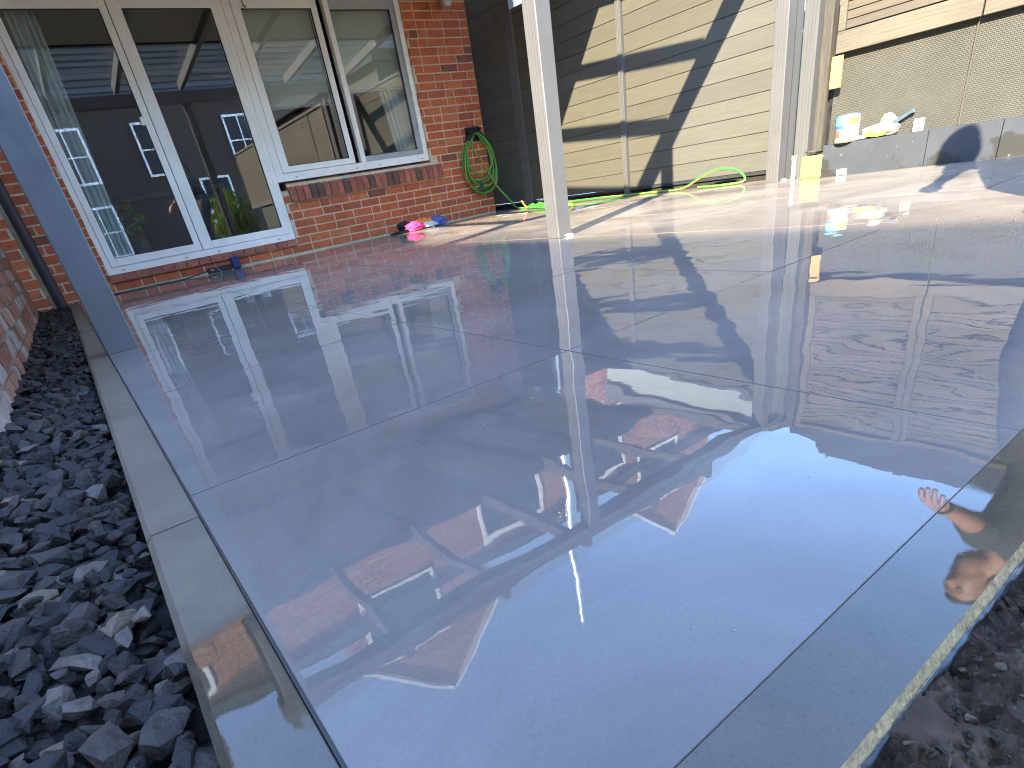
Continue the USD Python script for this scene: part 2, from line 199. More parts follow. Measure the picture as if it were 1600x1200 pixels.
M['render'] = plain('white_render', (0.24, 0.265, 0.245), 0.8, var=0.10, scale=3)
M['roof_tile'] = plain('roof_tile', (0.05, 0.048, 0.048), 0.4, var=0.3, scale=6)
M['red_roof'] = plain('red_roof', (0.26, 0.11, 0.07), 0.6, var=0.3, scale=6)
M['dark_glass'] = plain('dark_pane', (0.02, 0.023, 0.028), 0.05, var=0.1)
M['grass'] = plain('lawn', (0.05, 0.065, 0.025), 0.9, var=0.5, scale=3, bump=0.02, bscale=90)
M['tool_steel'] = plain('blue_steel', (0.11, 0.17, 0.22), 0.4, metal=0.4)
M['can_blue'] = plain('can_blue', (0.12, 0.50, 0.75), 0.4, var=0.1)
M['can_yellow'] = plain('can_yellow', (0.80, 0.52, 0.05), 0.4, var=0.1)
M['can_brown'] = plain('can_brown', (0.30, 0.10, 0.06), 0.45, var=0.15)
M['can_deep'] = plain('can_deep_blue', (0.05, 0.12, 0.48), 0.4, var=0.1)
M['clear_bag'] = mat('clear_bag', {'d': ('principled_bsdf', {'base_color': (0.30, 0.29, 0.25), 'roughness': 0.15}), 't': ('transparent_bsdf', {}), 'm': ('mix_closure', {'fac': 0.5})}, [('d.BSDF', 'm.closure1'), ('t.BSDF', 'm.closure2')], surface='m.closure')

# ---------------------------------------------------------------- helpers: scene tree
_used = {}
def numbered(path):
    if path not in _used:
        _used[path] = 0
        return path
    _used[path] += 1
    return '%s_%03d' % (path, _used[path])

class Thing:
    def __init__(self, name, label=None, cat=None, base=(0, 0, 0), group=None, kind=None):
        self.base = np.array(base, float)
        self.path = numbered('/World/' + name)
        x = UsdGeom.Xform.Define(stage, self.path); x.AddTranslateOp().Set(Gf.Vec3d(*map(float, self.base)))
        p = x.GetPrim()
        for k, v in (('label', label), ('category', cat), ('group', group), ('kind', kind)):
            if v: p.SetCustomDataByKey(k, v)
    def part(self, name, mesh, m, under=None, label=None, smooth=False, kind=None):
        mesh = as_tm(mesh); mesh.apply_translation(-self.base)
        path = numbered((under or self.path) + '/' + name)
        q = usdkit.mesh(stage, path, mesh, m if not isinstance(m, str) else M[m], smooth=smooth)
        if label: q.GetPrim().SetCustomDataByKey('label', label)
        if kind: q.GetPrim().SetCustomDataByKey('kind', kind)
        return path

def as_tm(m):
    if isinstance(m, trimesh.Trimesh): return m.copy()
    if isinstance(m, (list, tuple)) and len(m) and isinstance(m[0], trimesh.Trimesh): return trimesh.util.concatenate([x.copy() for x in m])
    v, f, _ = meshkit.arrays(m); return trimesh.Trimesh(v, f, process=False)

def single(name, mesh, m, label=None, cat=None, group=None, kind=None, smooth=False):
    q = usdkit.mesh(stage, numbered('/World/' + name), as_tm(mesh), M[m] if isinstance(m, str) else m, smooth=smooth)
    for k, v in (('label', label), ('category', cat), ('group', group), ('kind', kind)):
        if v: q.GetPrim().SetCustomDataByKey(k, v)

# ---------------------------------------------------------------- helpers: shapes
BOXF = np.array([[0, 2, 3], [0, 3, 1], [4, 5, 7], [4, 7, 6], [0, 1, 5], [0, 5, 4], [2, 6, 7], [2, 7, 3], [0, 4, 6], [0, 6, 2], [1, 3, 7], [1, 7, 5]])
def box(x0, x1, y0, y1, z0, z1, jit=0.0):
    v = np.array([[x, y, z] for z in (z0, z1) for y in (y0, y1) for x in (x0, x1)], float)
    if jit: v = v + R.uniform(-jit, jit, v.shape)
    return trimesh.Trimesh(v, BOXF, process=False)
def cbox(x0, x1, y0, y1, z0, z1, c=0.003, jit=0.0):
    p = []
    for x, sx in ((x0, 1), (x1, -1)):
        for y, sy in ((y0, 1), (y1, -1)):
            for z, sz in ((z0, 1), (z1, -1)):
                p += [(x, y + sy * c, z + sz * c), (x + sx * c, y, z + sz * c), (x + sx * c, y + sy * c, z)]
    p = np.array(p, float)
    if jit: p = p + R.uniform(-jit, jit, p.shape)
    return trimesh.convex.convex_hull(p)
def tube(pts, r, n=8, closed=False, cap=True):
    pts = np.asarray(pts, float); k = len(pts); rr = np.broadcast_to(r, (k,))
    t = np.gradient(pts, axis=0); t /= np.linalg.norm(t, axis=1, keepdims=True) + 1e-12
    u = np.cross(t[0], [0.31, 0.17, 0.93]); u /= np.linalg.norm(u); V = []
    for i in range(k):
        u = u - t[i] * (u @ t[i]); u /= np.linalg.norm(u); w = np.cross(t[i], u)
        a = np.linspace(0, 2 * np.pi, n, endpoint=False)
        V.append(pts[i] + rr[i] * (np.cos(a)[:, None] * u + np.sin(a)[:, None] * w))
    V = np.vstack(V); F = []
    for i in range(k - 1):
        for j in range(n):
            a, b, c, d = i * n + j, i * n + (j + 1) % n, (i + 1) * n + j, (i + 1) * n + (j + 1) % n
            F += [[a, b, d], [a, d, c]]
    if cap:
        V = np.vstack([V, pts[0], pts[-1]]); o = k * n
        for j in range(n):
            F += [[o, (j + 1) % n, j], [o + 1, (k - 1) * n + j, (k - 1) * n + (j + 1) % n]]
    return trimesh.Trimesh(V, F, process=False)
def spline(pts, n=8):
    from scipy.interpolate import CubicSpline
    pts = np.asarray(pts, float); s = np.r_[0, np.cumsum(np.linalg.norm(np.diff(pts, axis=0), axis=1))]
    return CubicSpline(s, pts)(np.linspace(0, s[-1], n * (len(pts) - 1) + 1))
def extrude(poly, z0, z1):
    from shapely.geometry import Polygon
    m = trimesh.creation.extrude_polygon(Polygon(poly), z1 - z0, engine='earcut'); m.apply_translation((0, 0, z0)); return m
def slab(a, b, w, t, up=(0, 0, 1)):
    """a bar from a to b, w wide sideways and t thick along up"""
    a, b, up = (np.asarray(x, float) for x in (a, b, up)); d = b - a; L = np.linalg.norm(d); d /= L
    s = np.cross(d, up); s /= np.linalg.norm(s); u = np.cross(s, d)
    v = [a + d * L * i + s * w * (j - 0.5) + u * t * (k - 0.5) for k in (0, 1) for j in (0, 1) for i in (0, 1)]
    return trimesh.Trimesh(v, BOXF, process=True)
def quad(a, b, c, d):
    return trimesh.Trimesh([a, b, c, d], [[0, 1, 2], [0, 2, 3]], process=False)
def prism_y(poly, y0, y1):
    """poly of (x, z) extruded along y"""
    m = extrude(poly, 0, y1 - y0); v = m.vertices.copy(); m.vertices = np.c_[v[:, 0], y1 - v[:, 2], v[:, 1]]; return m
def prism_x(poly, x0, x1):
    """poly of (y, z) extruded along x"""
    m = extrude(poly, 0, x1 - x0); v = m.vertices.copy(); m.vertices = np.c_[x0 + v[:, 2], v[:, 0], v[:, 1]]; return m
def lump(c, s, seed, n=2, amp=0.35, freq=1.6):
    m = trimesh.creation.icosphere(n); d = 1 + amp * (meshkit.fbm(m.vertices * freq + seed * 7.3, 3, seed) - 0.5) * 2
    m.vertices = m.vertices * d[:, None] * np.asarray(s) + np.asarray(c); return m

def rock(seed, n=15):
    r = np.random.default_rng(seed); p = r.normal(size=(n, 3)); p /= np.linalg.norm(p, axis=1, keepdims=True); p *= r.uniform(0.75, 1.1, (n, 1))
    return trimesh.convex.convex_hull(p * np.array([1.1, r.uniform(0.6, 0.95), r.uniform(0.45, 0.8)]))

# ---------------------------------------------------------------- ground
def ground_sheet():
    xs = np.concatenate([np.linspace(-60, -2, 12), np.linspace(-1.5, 9, 22), np.linspace(10, 60, 12)]); ys = np.concatenate([np.linspace(-60, -3, 12), np.linspace(-2.5, 9, 24), np.linspace(10, 60, 12)])
    X, Y = np.meshgrid(xs, ys); Z = np.full_like(X, -0.16); n, m = X.shape
    F = [[i * m + j, i * m + j + 1, (i + 1) * m + j + 1, (i + 1) * m + j] for i in range(n - 1) for j in range(m - 1)]
    return (np.c_[X.ravel(), Y.ravel(), Z.ravel()], np.array(F))
single('ground', ground_sheet(), 'soil', kind='structure')

# terrace of large wet tiles, laid to a 0.8 m grid
TX0, TY0, TS, TYF = 0.014, 0.15, 0.80, 6.66
terrace = Thing('terrace', kind='structure')
terrace.part('grout_bed', box(TX0 - 0.0015, 4.985, TY0 + 0.002, TYF, -0.09, -0.0016), 'grout')
xs = [TX0 + TS * i for i in range(7)]; ys = [TY0 + TS * i for i in range(9)] + [TYF]
xs[-1] = min(xs[-1], 4.99)
for i in range(6):
    for j in range(9):
        x0, x1, y0, y1 = xs[i] + 0.0016, xs[i + 1] - 0.0016, ys[j] + 0.0016, ys[j + 1] - 0.0016
        if i == 5: x1 = 4.985
        t = cbox(x0, x1, y0, y1, -0.02, 0.0, 0.0006)
        cx, cy = (x0 + x1) / 2, (y0 + y1) / 2; ax, ay = R.uniform(-0.0014, 0.0014, 2); dz = R.uniform(-0.0002, 0.0004)
        t.vertices[:, 2] += (t.vertices[:, 0] - cx) * ax + (t.vertices[:, 1] - cy) * ay + dz
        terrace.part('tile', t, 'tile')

# kerb stones round the two open sides
kerb = Thing('kerb', kind='structure')
ky = [-0.02 + 0.08 + 0.0, 0.868, 1.865, 2.86, 3.86, 4.86, 5.86, 6.62]
for a, b in zip(ky[:-1], ky[1:]):
    prof = [(-0.062, -0.2), (0.0118, -0.2), (0.0118, -0.005), (0.0108, -0.004), (-0.053, -0.004), (-0.0615, -0.0125)]
    m = prism_y(prof, a + 0.0022, b - 0.0022); m.vertices += R.uniform(-0.0004, 0.0004, 3)
    kerb.part('kerb_stone', m, 'kerb')
kx = [0.014, 1.01, 2.01, 3.01, 4.01, 4.63]
for a, b in zip(kx[:-1], kx[1:]):
    prof = [(0.1513, -0.2), (0.1513, -0.0014), (0.1508, -0.0008), (0.082, -0.0008), (0.0819, -0.2)]
    s = kerb.part('kerb_stone', prism_x(prof, a + 0.0015, b - 0.0015), 'kerb')
    # rough sandy chamfer, with the dark side below it
    n = 420; xx = np.linspace(a + 0.0015, b - 0.0015, n); V, F = [], []
    rowsy = np.linspace(0.0822, 0.0755, 7); rowsz = np.linspace(-0.0009, -0.0080, 7)
    for k in range(7):
        jz = (meshkit.fbm(np.c_[xx * 420, np.full(n, k * 3.0), np.zeros(n)], 3) - 0.5) * (0.0016 if 0 < k else 0.0006)
        V.append(np.c_[xx, np.full(n, rowsy[k]) + jz * 0.6, rowsz[k] + jz])
    V = np.vstack(V)
    F = [[k * n + i, (k + 1) * n + i, (k + 1) * n + i + 1, k * n + i + 1] for k in range(6) for i in range(n - 1)]
    kerb.part('sandy_chamfer', (V, np.array(F)), 'kerb_edge', under=s, smooth=True)
    kerb.part('kerb_face', box(a + 0.0015, b - 0.0015, 0.0750, 0.0812, -0.2, -0.0092), 'kerb_side', under=s)
    pts = np.c_[np.linspace(a + 0.002, b - 0.002, 200), 0.0747 + (meshkit.noise(np.c_[np.linspace(0, 60, 200), np.zeros(200), np.zeros(200)]) - 0.5) * 0.0022, np.full(200, -0.0088)]
    kerb.part('water_bead', tube(pts, 0.0018 + 0.0014 * meshkit.noise(np.c_[np.linspace(0, 95, 200), np.ones(200), np.zeros(200)]), 7), 'water', under=s, smooth=True)

# mud outside the front kerb
def mud():
    xs = np.concatenate([np.linspace(-0.6, 0.15, 30), np.linspace(0.155, 0.95, 330), np.linspace(0.96, 5.0, 120)]); ys = np.concatenate([np.linspace(-2.5, -0.36, 60), np.linspace(-0.355, 0.0745, 190)])
    X, Y = np.meshgrid(xs, ys); P = np.c_[X.ravel(), Y.ravel(), np.zeros(X.size)]
    h = (meshkit.fbm(P * [9, 9, 1], 6, 3) - 0.5) * 0.085 + (np.abs(meshkit.fbm(P * [34, 20, 1] + 5, 4, 9) - 0.5)) * -0.075 + (np.abs(meshkit.fbm(P * [110, 75, 1] + 9, 4, 19) - 0.5)) * -0.045 + (meshkit.noise(P * [230, 230, 1], 5) - 0.5) * 0.004
    Z = -0.006 + h; Z = np.minimum(Z, -0.006); pud = ((P[:, 0] - 0.62) / 0.17) ** 2 + ((P[:, 1] + 0.03) / 0.055) ** 2
    Z -= 0.035 * np.exp(-pud)
    n, m = X.shape; F = [[i * m + j, i * m + j + 1, (i + 1) * m + j + 1, (i + 1) * m + j] for i in range(n - 1) for j in range(m - 1)]
    return np.c_[P[:, :2], Z], np.array(F)
single('mud', mud(), 'mud', kind='structure', smooth=True)
single('puddle', box(0.46, 0.85, -0.12, 0.03, -0.09, -0.056), 'puddle', kind='structure')
clods = {0: [], 1: [], 2: []}
cr = np.random.default_rng(7000); cx, cy = cr.uniform(0.22, 1.0, 6500), cr.uniform(-0.30, 0.0715, 6500); z0 = np.zeros(6500)
keep = cr.random(6500) < 0.15 + 1.1 * meshkit.fbm(np.c_[cx * 14, cy * 14, z0 + 4], 3, 6); csz = 0.0012 + 0.0050 * cr.random(6500) ** 3.4
ch = np.minimum(-0.006 + (meshkit.fbm(np.c_[cx * 9, cy * 9, z0], 6, 3) - 0.5) * 0.085 - np.abs(meshkit.fbm(np.c_[cx * 34 + 5, cy * 20 + 5, z0 + 5], 4, 9) - 0.5) * 0.075, -0.008)
CL = [rock(900 + k, 9) for k in range(40)]
for k in np.nonzero(keep)[0]:
    q = CL[k % 40]; T = trimesh.transformations.euler_matrix(*cr.uniform(0, 6.28, 3))[:3, :3]
    clods[int(cr.integers(0, 3))].append(trimesh.Trimesh((q.vertices * csz[k]) @ T.T + (cx[k], cy[k], ch[k] + csz[k] * 0.15), q.faces, process=False))
for k, c in enumerate([(0.021, 0.012, 0.006), (0.042, 0.025, 0.013), (0.09, 0.058, 0.032)]):
    single('soil_clods', clods[k], plain('clod_%s' % 'abc'[k], c, 0.6, var=0.5, scale=160, bump=0.003, bscale=300, spec=0.35), kind='stuff')
for (x, y, s, m, lab) in ((0.352, -0.005, (0.016, 0.010, 0.008), 'pebble', 'pale oval pebble lying on the dark mud near the kerb'), (0.336, 0.018, (0.007, 0.007, 0.006), 'red_pebble', 'small reddish stone chip in the mud close to the kerb')):
    single('pebble', lump((x, y, -0.026), s, 3, 2, 0.15), m, lab, 'pebble', smooth=True)

# gravel strip on the left: the largest stones one by one, the rest as stuff
gravel = Thing('gravel_bed', kind='structure')
gravel.part('soil_base', box(-2.2, -0.0625, -1.2, 6.66, -0.19, -0.075), 'soil')
ROCKS = [rock(50 + k) for k in range(60)]
def stone(cx, cy, cz, s, seed):
    r = np.random.default_rng(seed); q = ROCKS[seed % 60]; T = trimesh.transformations.euler_matrix(r.uniform(-0.5, 0.5), r.uniform(-0.5, 0.5), r.uniform(0, 6.28))[:3, :3]
    return trimesh.Trimesh((q.vertices * s * r.uniform(0.85, 1.15, 3)) @ T.T + (cx, cy, cz), q.faces, process=False)
spots = []
for layer, z in enumerate((-0.066, -0.046, -0.028)):
    y = -0.25
    while y < 6.62:
        size = 0.020 if y < 3 else 0.025
        x = -1.25 if y < 2.0 else -0.30
        while x < -0.066:
            s = size * (0.62 + 0.95 * R.random() ** 1.6)
            px, py = x + R.uniform(-0.014, 0.014), y + R.uniform(-0.014, 0.014)
            if px < -0.066 - s * 0.5 or (layer == 2 and R.random() < 0.12 and px < -0.05): spots.append((px, py, z + R.uniform(-0.012, 0.012), s))
            x += size * 1.5
        y += size * 1.35
def pix(P):
    c = MV @ (np.asarray(P, float) - [0, 0, CAM_H]); return (CX + FPX * c[0] / c[2], CY + FPX * c[1] / c[2], c[2]) if c[2] > 0.05 else (-9e9, 0, 1)
cand = []
for k, (x, y, z, s) in enumerate(spots):
    u, v, d = pix((x, y, z)); cand.append((k, u, v, s * FPX / d if -25 < u < 1600 and -10 < v < 1225 else 0))
top = sorted([c for c in cand if spots[c[0]][2] > -0.055 and c[3] > 0], key=lambda c: -c[3])[:300]
single_set = {c[0] for c in top}
def stone_mat(k):
    u = np.random.default_rng(k + 900).random(); return 0 if u < .20 else 3 if u < .38 else 1 if u < .58 else 2 if u < .80 else 4 if u < .93 else 5 if u < .95 else 2 if u < .965 else 5 if u < .985 else 6
rest = {}
for k, (x, y, z, s) in enumerate(spots):
    st = stone(x, y, z, s, k + 50)
    if k in single_set: gravel.part('stone', st, STONE[stone_mat(k)])
    else: rest.setdefault(stone_mat(k) % 4, []).append(st)
for k, l in rest.items():
    gravel.part('small_gravel', l, STONE[k], kind='stuff')

# ---------------------------------------------------------------- brickwork
BP, BC, BJ = 0.228, 0.0781, 0.0135     # brick pitch, course, joint
def lay(u0, u1, z0, z1, holes=(), phase=0, headers=0.12, r=rnd, zero=0.0):
    """rectangles (ua, ub, za, zb) of bricks in a wall, cut round the holes"""
    out = []; k = 0; z = z0
    while z < z1 - 0.02:
        za, zb = z + BJ / 2, min(z + BC - BJ / 2, z1)
        u = u0 - (BP / 2 if (k + phase) % 2 else 0.0) - r.uniform(0, 0.02)
        while u < u1:
            w = BP if r.random() > headers else BP / 2
            a, b = max(u + BJ / 2, u0), min(u + w - BJ / 2, u1)
            pieces = [(a, b)]
            for (ha, hb, hza, hzb) in holes:
                if zb > hza + 0.004 and za < hzb - 0.004:
                    pieces = [q for (a_, b_) in pieces for q in ((a_, min(b_, ha)), (max(a_, hb), b_)) if q[1] - q[0] > 0.015]
            out += [(a_, b_, za, zb) for a_, b_ in pieces if b_ - a_ > 0.02]
            u += w
        z += BC; k += 1
    return out

WY = 6.685      # face of the house's brickwork
house = Thing('brick_house', 'red brick house with white French window and casement under the veranda', 'house', (2.2, WY, 0))
HX0, HX1, HTOP = -0.33, 4.78, 4.87
D0, D1, DZ0, WTOP = 0.338, 2.134, 0.150, 2.22
W0, W1, WZ0 = 2.134, 3.962, 0.681
wy0, wy1 = WY + 0.006, WY + 0.24
wall = house.part('wall', [box(HX0, D0, wy0, wy1, -0.16, WTOP), box(D0, D1, wy0, wy1, -0.16, 0.115), box(W0, W1, wy0, wy1, -0.16, 0.60), box(W1, HX1, wy0, wy1, -0.16, WTOP), box(HX0, HX1, wy0, wy1, WTOP, 2.60)], 'mortar')
holes = [(D0, D1, 0.088, WTOP), (W0 - 0.001, W1 + 0.0, 0.585, WTOP), (2.19, 4.055, 0.487, 0.665)]
pick = lambda: rnd.choice([0, 0, 1, 1, 2, 3, 3, 4, 5, 7, 7, 6 if rnd.random() < 0.5 else 1])
for (a, b, za, zb) in lay(0.12, HX1, 0.012, 2.2, holes):
    d = rnd.uniform(-0.0015, 0.0015)
    house.part('brick', box(a, b, WY + d, WY + 0.06, za, zb, 0.0011), BR[pick()], under=wall)
for (a, b, za, zb) in lay(-0.135, 0.12, -0.068, 2.2, (), 1):   # behind the downpipe, set back a little
    house.part('brick', box(a, b, WY + rnd.uniform(0, 0.003), WY + 0.06, za, zb, 0.0011), BR[pick()], under=wall)
pier = house.part('pier', box(-0.42, -0.19, WY - 0.104, WY + 0.02, -0.16, 2.2), 'mortar')
for (a, b, za, zb) in lay(-0.425, -0.185, -0.068, 2.2, (), 0, 0.0):
    house.part('brick', box(a, b, WY - 0.11, WY - 0.02, za, zb, 0.0011), BR[pick()], under=pier)
# soldier sill under the casement, thinner one under the French window
sill = house.part('window_sill', box(2.20, 4.05, WY + 0.002, WY + 0.06, 0.495, 0.655), 'mortar')
x = 2.195
while x < 4.04:
    v = np.array([[xx, yy, zz] for xx in (x + 0.004, x + 0.071) for (yy, zz) in ((WY - 0.045, 0.492), (WY + 0.05, 0.492), (WY - 0.045, 0.592), (WY + 0.05, 0.668))])
    m = trimesh.convex.convex_hull(v + R.uniform(-0.0012, 0.0012, v.shape))
    house.part('sill_brick', m, SILLB[rnd.choice([0, 1, 1, 2, 0, 3]) if rnd.random() < 0.8 else 3], under=sill); x += 0.0755
step = house.part('door_sill', box(D0 - 0.01, D1, WY + 0.004, WY + 0.06, 0.085, 0.145), 'mortar')
x = D0 - 0.012
while x < D1 - 0.03:
    house.part('sill_brick', box(x + 0.004, min(x + 0.108, D1), WY - 0.032, WY + 0.05, 0.093, 0.149, 0.001), SILLB[rnd.choice([0, 1, 1, 2])], under=step); x += 0.112
# white frames
FY = WY + 0.031
def frame(th, name, x0, x1, z0, z1, w, y0, y1, m, under=None, c=0.003):
    # four members butted end to end
    p = th.part(name, [cbox(x0, x0 + w[0], y0, y1, z0, z1, c), cbox(x1 - w[1], x1, y0, y1, z0, z1, c), cbox(x0 + w[0], x1 - w[1], y0, y1, z0, z0 + w[2], c), cbox(x0 + w[0], x1 - w[1], y0, y1, z1 - w[3], z1, c)], m, under=under)
    return p
dfr = frame(house, 'french_window_frame', D0, D1, 0.152, 2.21, (0.045, 0.045, 0.06, 0.06), FY, FY + 0.07, 'upvc')
wfr = frame(house, 'casement_frame', W0 + 0.002, W1, WZ0, 2.21, (0.075, 0.055, 0.072, 0.06), FY, FY + 0.07, 'upvc')
house.part('mullion', cbox(3.108, 3.165, FY + 0.001, FY + 0.068, WZ0 + 0.072, 2.15, 0.003), 'upvc', under=wfr)
def leaf(x0, x1, z0, z1, gx0, gx1, gz0, gz1, under, proud=0.010, m='upvc', name='sash'):
    y0 = FY - proud
    p = house.part(name, [cbox(x0, gx0, y0, y0 + 0.06, z0, z1, 0.004), cbox(gx1, x1, y0, y0 + 0.06, z0, z1, 0.004), cbox(gx0, gx1, y0, y0 + 0.06, z0, gz0, 0.004), cbox(gx0, gx1, y0, y0 + 0.06, gz1, z1, 0.004)], m, under=under)
    house.part('gasket', [box(gx0, gx0 + .005, y0 + .006, y0 + .03, gz0, gz1), box(gx1 - .005, gx1, y0 + .006, y0 + .03, gz0, gz1), box(gx0 + .005, gx1 - .005, y0 + .006, y0 + .03, gz0, gz0 + .005), box(gx0 + .005, gx1 - .005, y0 + .006, y0 + .03, gz1 - .005, gz1)], 'gasket', under=under)
    house.part('pane', box(gx0 + .006, gx1 - .006, y0 + 0.016, y0 + 0.022, gz0 + .006, gz1 - .006), 'glass', under=under)
leaf(0.385, 1.196, 0.214, 2.148, 0.442, 1.138, 0.280, 2.072, dfr)
leaf(1.203, 2.086, 0.214, 2.148, 1.303, 2.028, 0.282, 2.074, dfr)
leaf(2.212, 3.034, 0.756, 2.148, 2.292, 2.972, 0.810, 2.072, wfr)
leaf(3.168, 3.904, 0.756, 2.148, 3.176, 3.852, 0.808, 2.072, wfr, proud=-0.030, m='shaded_sash', name='fixed_light')
house.part('meeting_gap', box(1.1965, 1.2025, FY - 0.004, FY + 0.04, 0.215, 2.148), 'gasket', under=dfr)
house.part('weep_slot', [box(x, x + 0.024, FY - 0.0015, FY + 0.004, z, z + 0.006) for x, z in ((0.46, .175), (1.02, .175), (1.33, .175), (1.95, .175), (2.33, .705), (3.02, .705), (3.30, .705), (3.86, .705))], 'gasket', under=wfr)
house.part('hinge', cbox(1.108, 1.136, FY - 0.026, FY - 0.010, 1.26, 1.325, 0.004), 'upvc', under=dfr)
house.part('hook', tube(spline([(2.318, FY - 0.012, 2.135), (2.318, FY - 0.03, 2.12), (2.320, FY - 0.03, 2.085), (2.326, FY - 0.045, 2.07), (2.333, FY - 0.05, 2.085)]), 0.006, 8), 'brass', under=wfr)
# upper storey, seen mirrored in the wet floor
up = house.part('upper_wall', box(-6.0, 13.0, WY, WY + 0.24, 2.602, HTOP), 'far_brick')
for gx in (2.32, 8.1):
    house.part('gable', prism_y([(gx - 1.25, HTOP + .002), (gx + 1.25, HTOP + .002), (gx + 1.25, 5.55), (gx, 6.80), (gx - 1.25, 5.55)], WY - 0.02, WY + 0.2), 'far_brick', under=up)
    house.part('verge_board', [slab((gx - 1.30, WY - 0.06, 5.55), (gx, WY - 0.06, 6.86), 0.06, 0.13, (0, -1, 0)), slab((gx, WY - 0.06, 6.86), (gx + 1.30, WY - 0.06, 5.55), 0.06, 0.13, (0, -1, 0))], 'white_paint', under=up)
    frame(house, 'upper_window', gx - 0.95, gx + 0.25, 4.45, 5.75, (.07, .07, .07, .07), WY - 0.045, WY - 0.021, 'white_paint', under=up)
    house.part('upper_pane', box(gx - .88, gx + .18, WY - .034, WY - .022, 4.52, 5.68), 'dark_glass', under=up)
for gx in (-1.2, 4.2, 6.2):
    frame(house, 'upper_window', gx - 0.6, gx + 0.6, 3.25, 4.55, (.07, .07, .07, .07), WY - 0.03, WY - 0.002, 'white_paint', under=up)
    house.part('upper_pane', box(gx - .53, gx + .53, WY - .02, WY - .003, 3.32, 4.48), 'dark_glass', under=up)
house.part('eaves_board', box(-6, 13, WY - 0.10, WY - 0.065, HTOP - .16, HTOP + 0.02), 'dark_metal')
house.part('roof', prism_x([(WY - 0.12, HTOP + .021), (WY + 4.5, 7.1), (WY + 9, HTOP + .021)], -6, 13), 'roof_tile')
house.part('side_wall', box(4.54, 4.78, wy1 + .001, 12.0, -0.16, 2.6), 'far_brick')
house.part('room', [quad((-0.3, 7.0, 0.08), (4.7, 7.0, 0.08), (4.7, 10.5, 0.08), (-0.3, 10.5, 0.08))], 'room_floor')
house.part('room_wall', [quad((-0.3, 10.5, 0), (4.7, 10.5, 0), (4.7, 10.5, 2.5), (-0.3, 10.5, 2.5)), quad((-0.3, 6.93, 0), (-0.3, 10.5, 0), (-0.3, 10.5, 2.5), (-0.3, 6.93, 2.5)), quad((4.53, 6.93, 0), (4.53, 10.5, 0), (4.53, 10.5, 2.5), (4.53, 6.93, 2.5)), quad((-0.3, 6.93, 2.5), (4.7, 6.93, 2.5), (4.7, 10.5, 2.5), (-0.3, 10.5, 2.5))], 'room')

# curtains and blinds inside
def drape(x0, x1, y, z0, z1, folds, amp, lean=0.0):
    n = 90; uu = np.linspace(0, 1, n); V = []
    for k, z in enumerate(np.linspace(z0, z1, 8)):
        V.append(np.c_[x0 + (x1 - x0) * uu + lean * (k / 7) , y + amp * np.sin(uu * folds * 6.28 + 0.3 * np.sin(k)) + 0.3 * amp * np.sin(uu * folds * 15), np.full(n, z)])
    return np.vstack(V), np.array([[k * n + i, k * n + i + 1, (k + 1) * n + i + 1, (k + 1) * n + i] for k in range(7) for i in range(n - 1)])
single('curtain', drape(0.36, 0.60, 6.86, 0.20, 2.3, 5, 0.02, 0.10), 'sheer', 'sheer white curtain hanging behind the leftmost door pane', 'curtain', smooth=True)
single('curtain', drape(3.66, 3.98, 6.88, 0.75, 2.3, 5, 0.02, -0.16), 'sheer', 'sheer grey curtain hanging behind the rightmost window pane', 'curtain', smooth=True)
for (x0, x1, z0, lab) in ((2.27, 2.99, 1.33, 'pale roller blind half lowered behind the opening casement'), (3.13, 3.90, 1.42, 'grey roller blind half lowered behind the rightmost window pane')):
    t = Thing('roller_blind', lab, 'blind', (x0, 6.84, z0))
    t.part('cloth', cbox(x0, x1, 6.838, 6.842, z0, 2.2, 0.001), 'blind'); t.part('bottom_rail', cbox(x0, x1, 6.832, 6.848, z0 - 0.022, z0 - 0.001, 0.004), 'white_plastic'); t.part('roller', tube([(x0, 6.84, 2.225), (x1, 6.84, 2.225)], 0.022, 12), 'white_plastic')
def leaves(c, s, n, size, seed, drop=0.0):
    r = np.random.default_rng(seed); p = r.normal(size=(n, 3)); p = p / np.linalg.norm(p, axis=1, keepdims=True) * (r.random((n, 1)) ** 0.45) * np.asarray(s)
    p *= (0.7 + 0.6 * meshkit.fbm(p / np.max(s) * 2.4 + seed, 3, seed))[:, None]; p += np.asarray(c)
    d = r.normal(size=(n, 3)); d[:, 2] += drop; d /= np.linalg.norm(d, axis=1, keepdims=True); e = np.cross(d, r.normal(size=(n, 3))); e /= np.linalg.norm(e, axis=1, keepdims=True)
    L = size * r.uniform(0.6, 1.3, (n, 1)); V = np.stack([p - d * L, p + e * L * 0.38, p + d * L, p - e * L * 0.38], 1).reshape(-1, 3)
    k = np.arange(n)[:, None] * 4; F = np.vstack([k + [0, 1, 2], k + [0, 2, 3]]); return trimesh.Trimesh(V, F, process=False)
t = Thing('potted_plant', 'yellow green potted plant standing inside behind the leftmost door pane', 'plant', (0.72, 6.98, 0.08))
t.part('pot', trimesh.creation.cylinder(0.08, 0.30, sections=20, transform=trimesh.transformations.translation_matrix((0.72, 6.98, 0.24))), 'dark_metal'); t.part('foliage', leaves((0.72, 6.98, 0.55), (0.12, 0.08, 0.18), 130, 0.04, 4), 'leaf')
t.part('stem', tube([(0.72, 6.98, 0.35), (0.72, 6.98, 0.6)], 0.008, 6), 'bark')
t = Thing('side_table', 'dark side table standing inside behind the French window', 'table', (1.2, 7.6, 0.08))
t.part('table_top', cbox(0.75, 1.75, 7.3, 7.9, 0.74, 0.78, 0.005), 'grey_wood')
for x in (0.8, 1.7):
    for y in (7.35, 7.85): t.part('leg', cbox(x - .025, x + .025, y - .025, y + .025, 0.08, 0.74, 0.003), 'grey_wood')

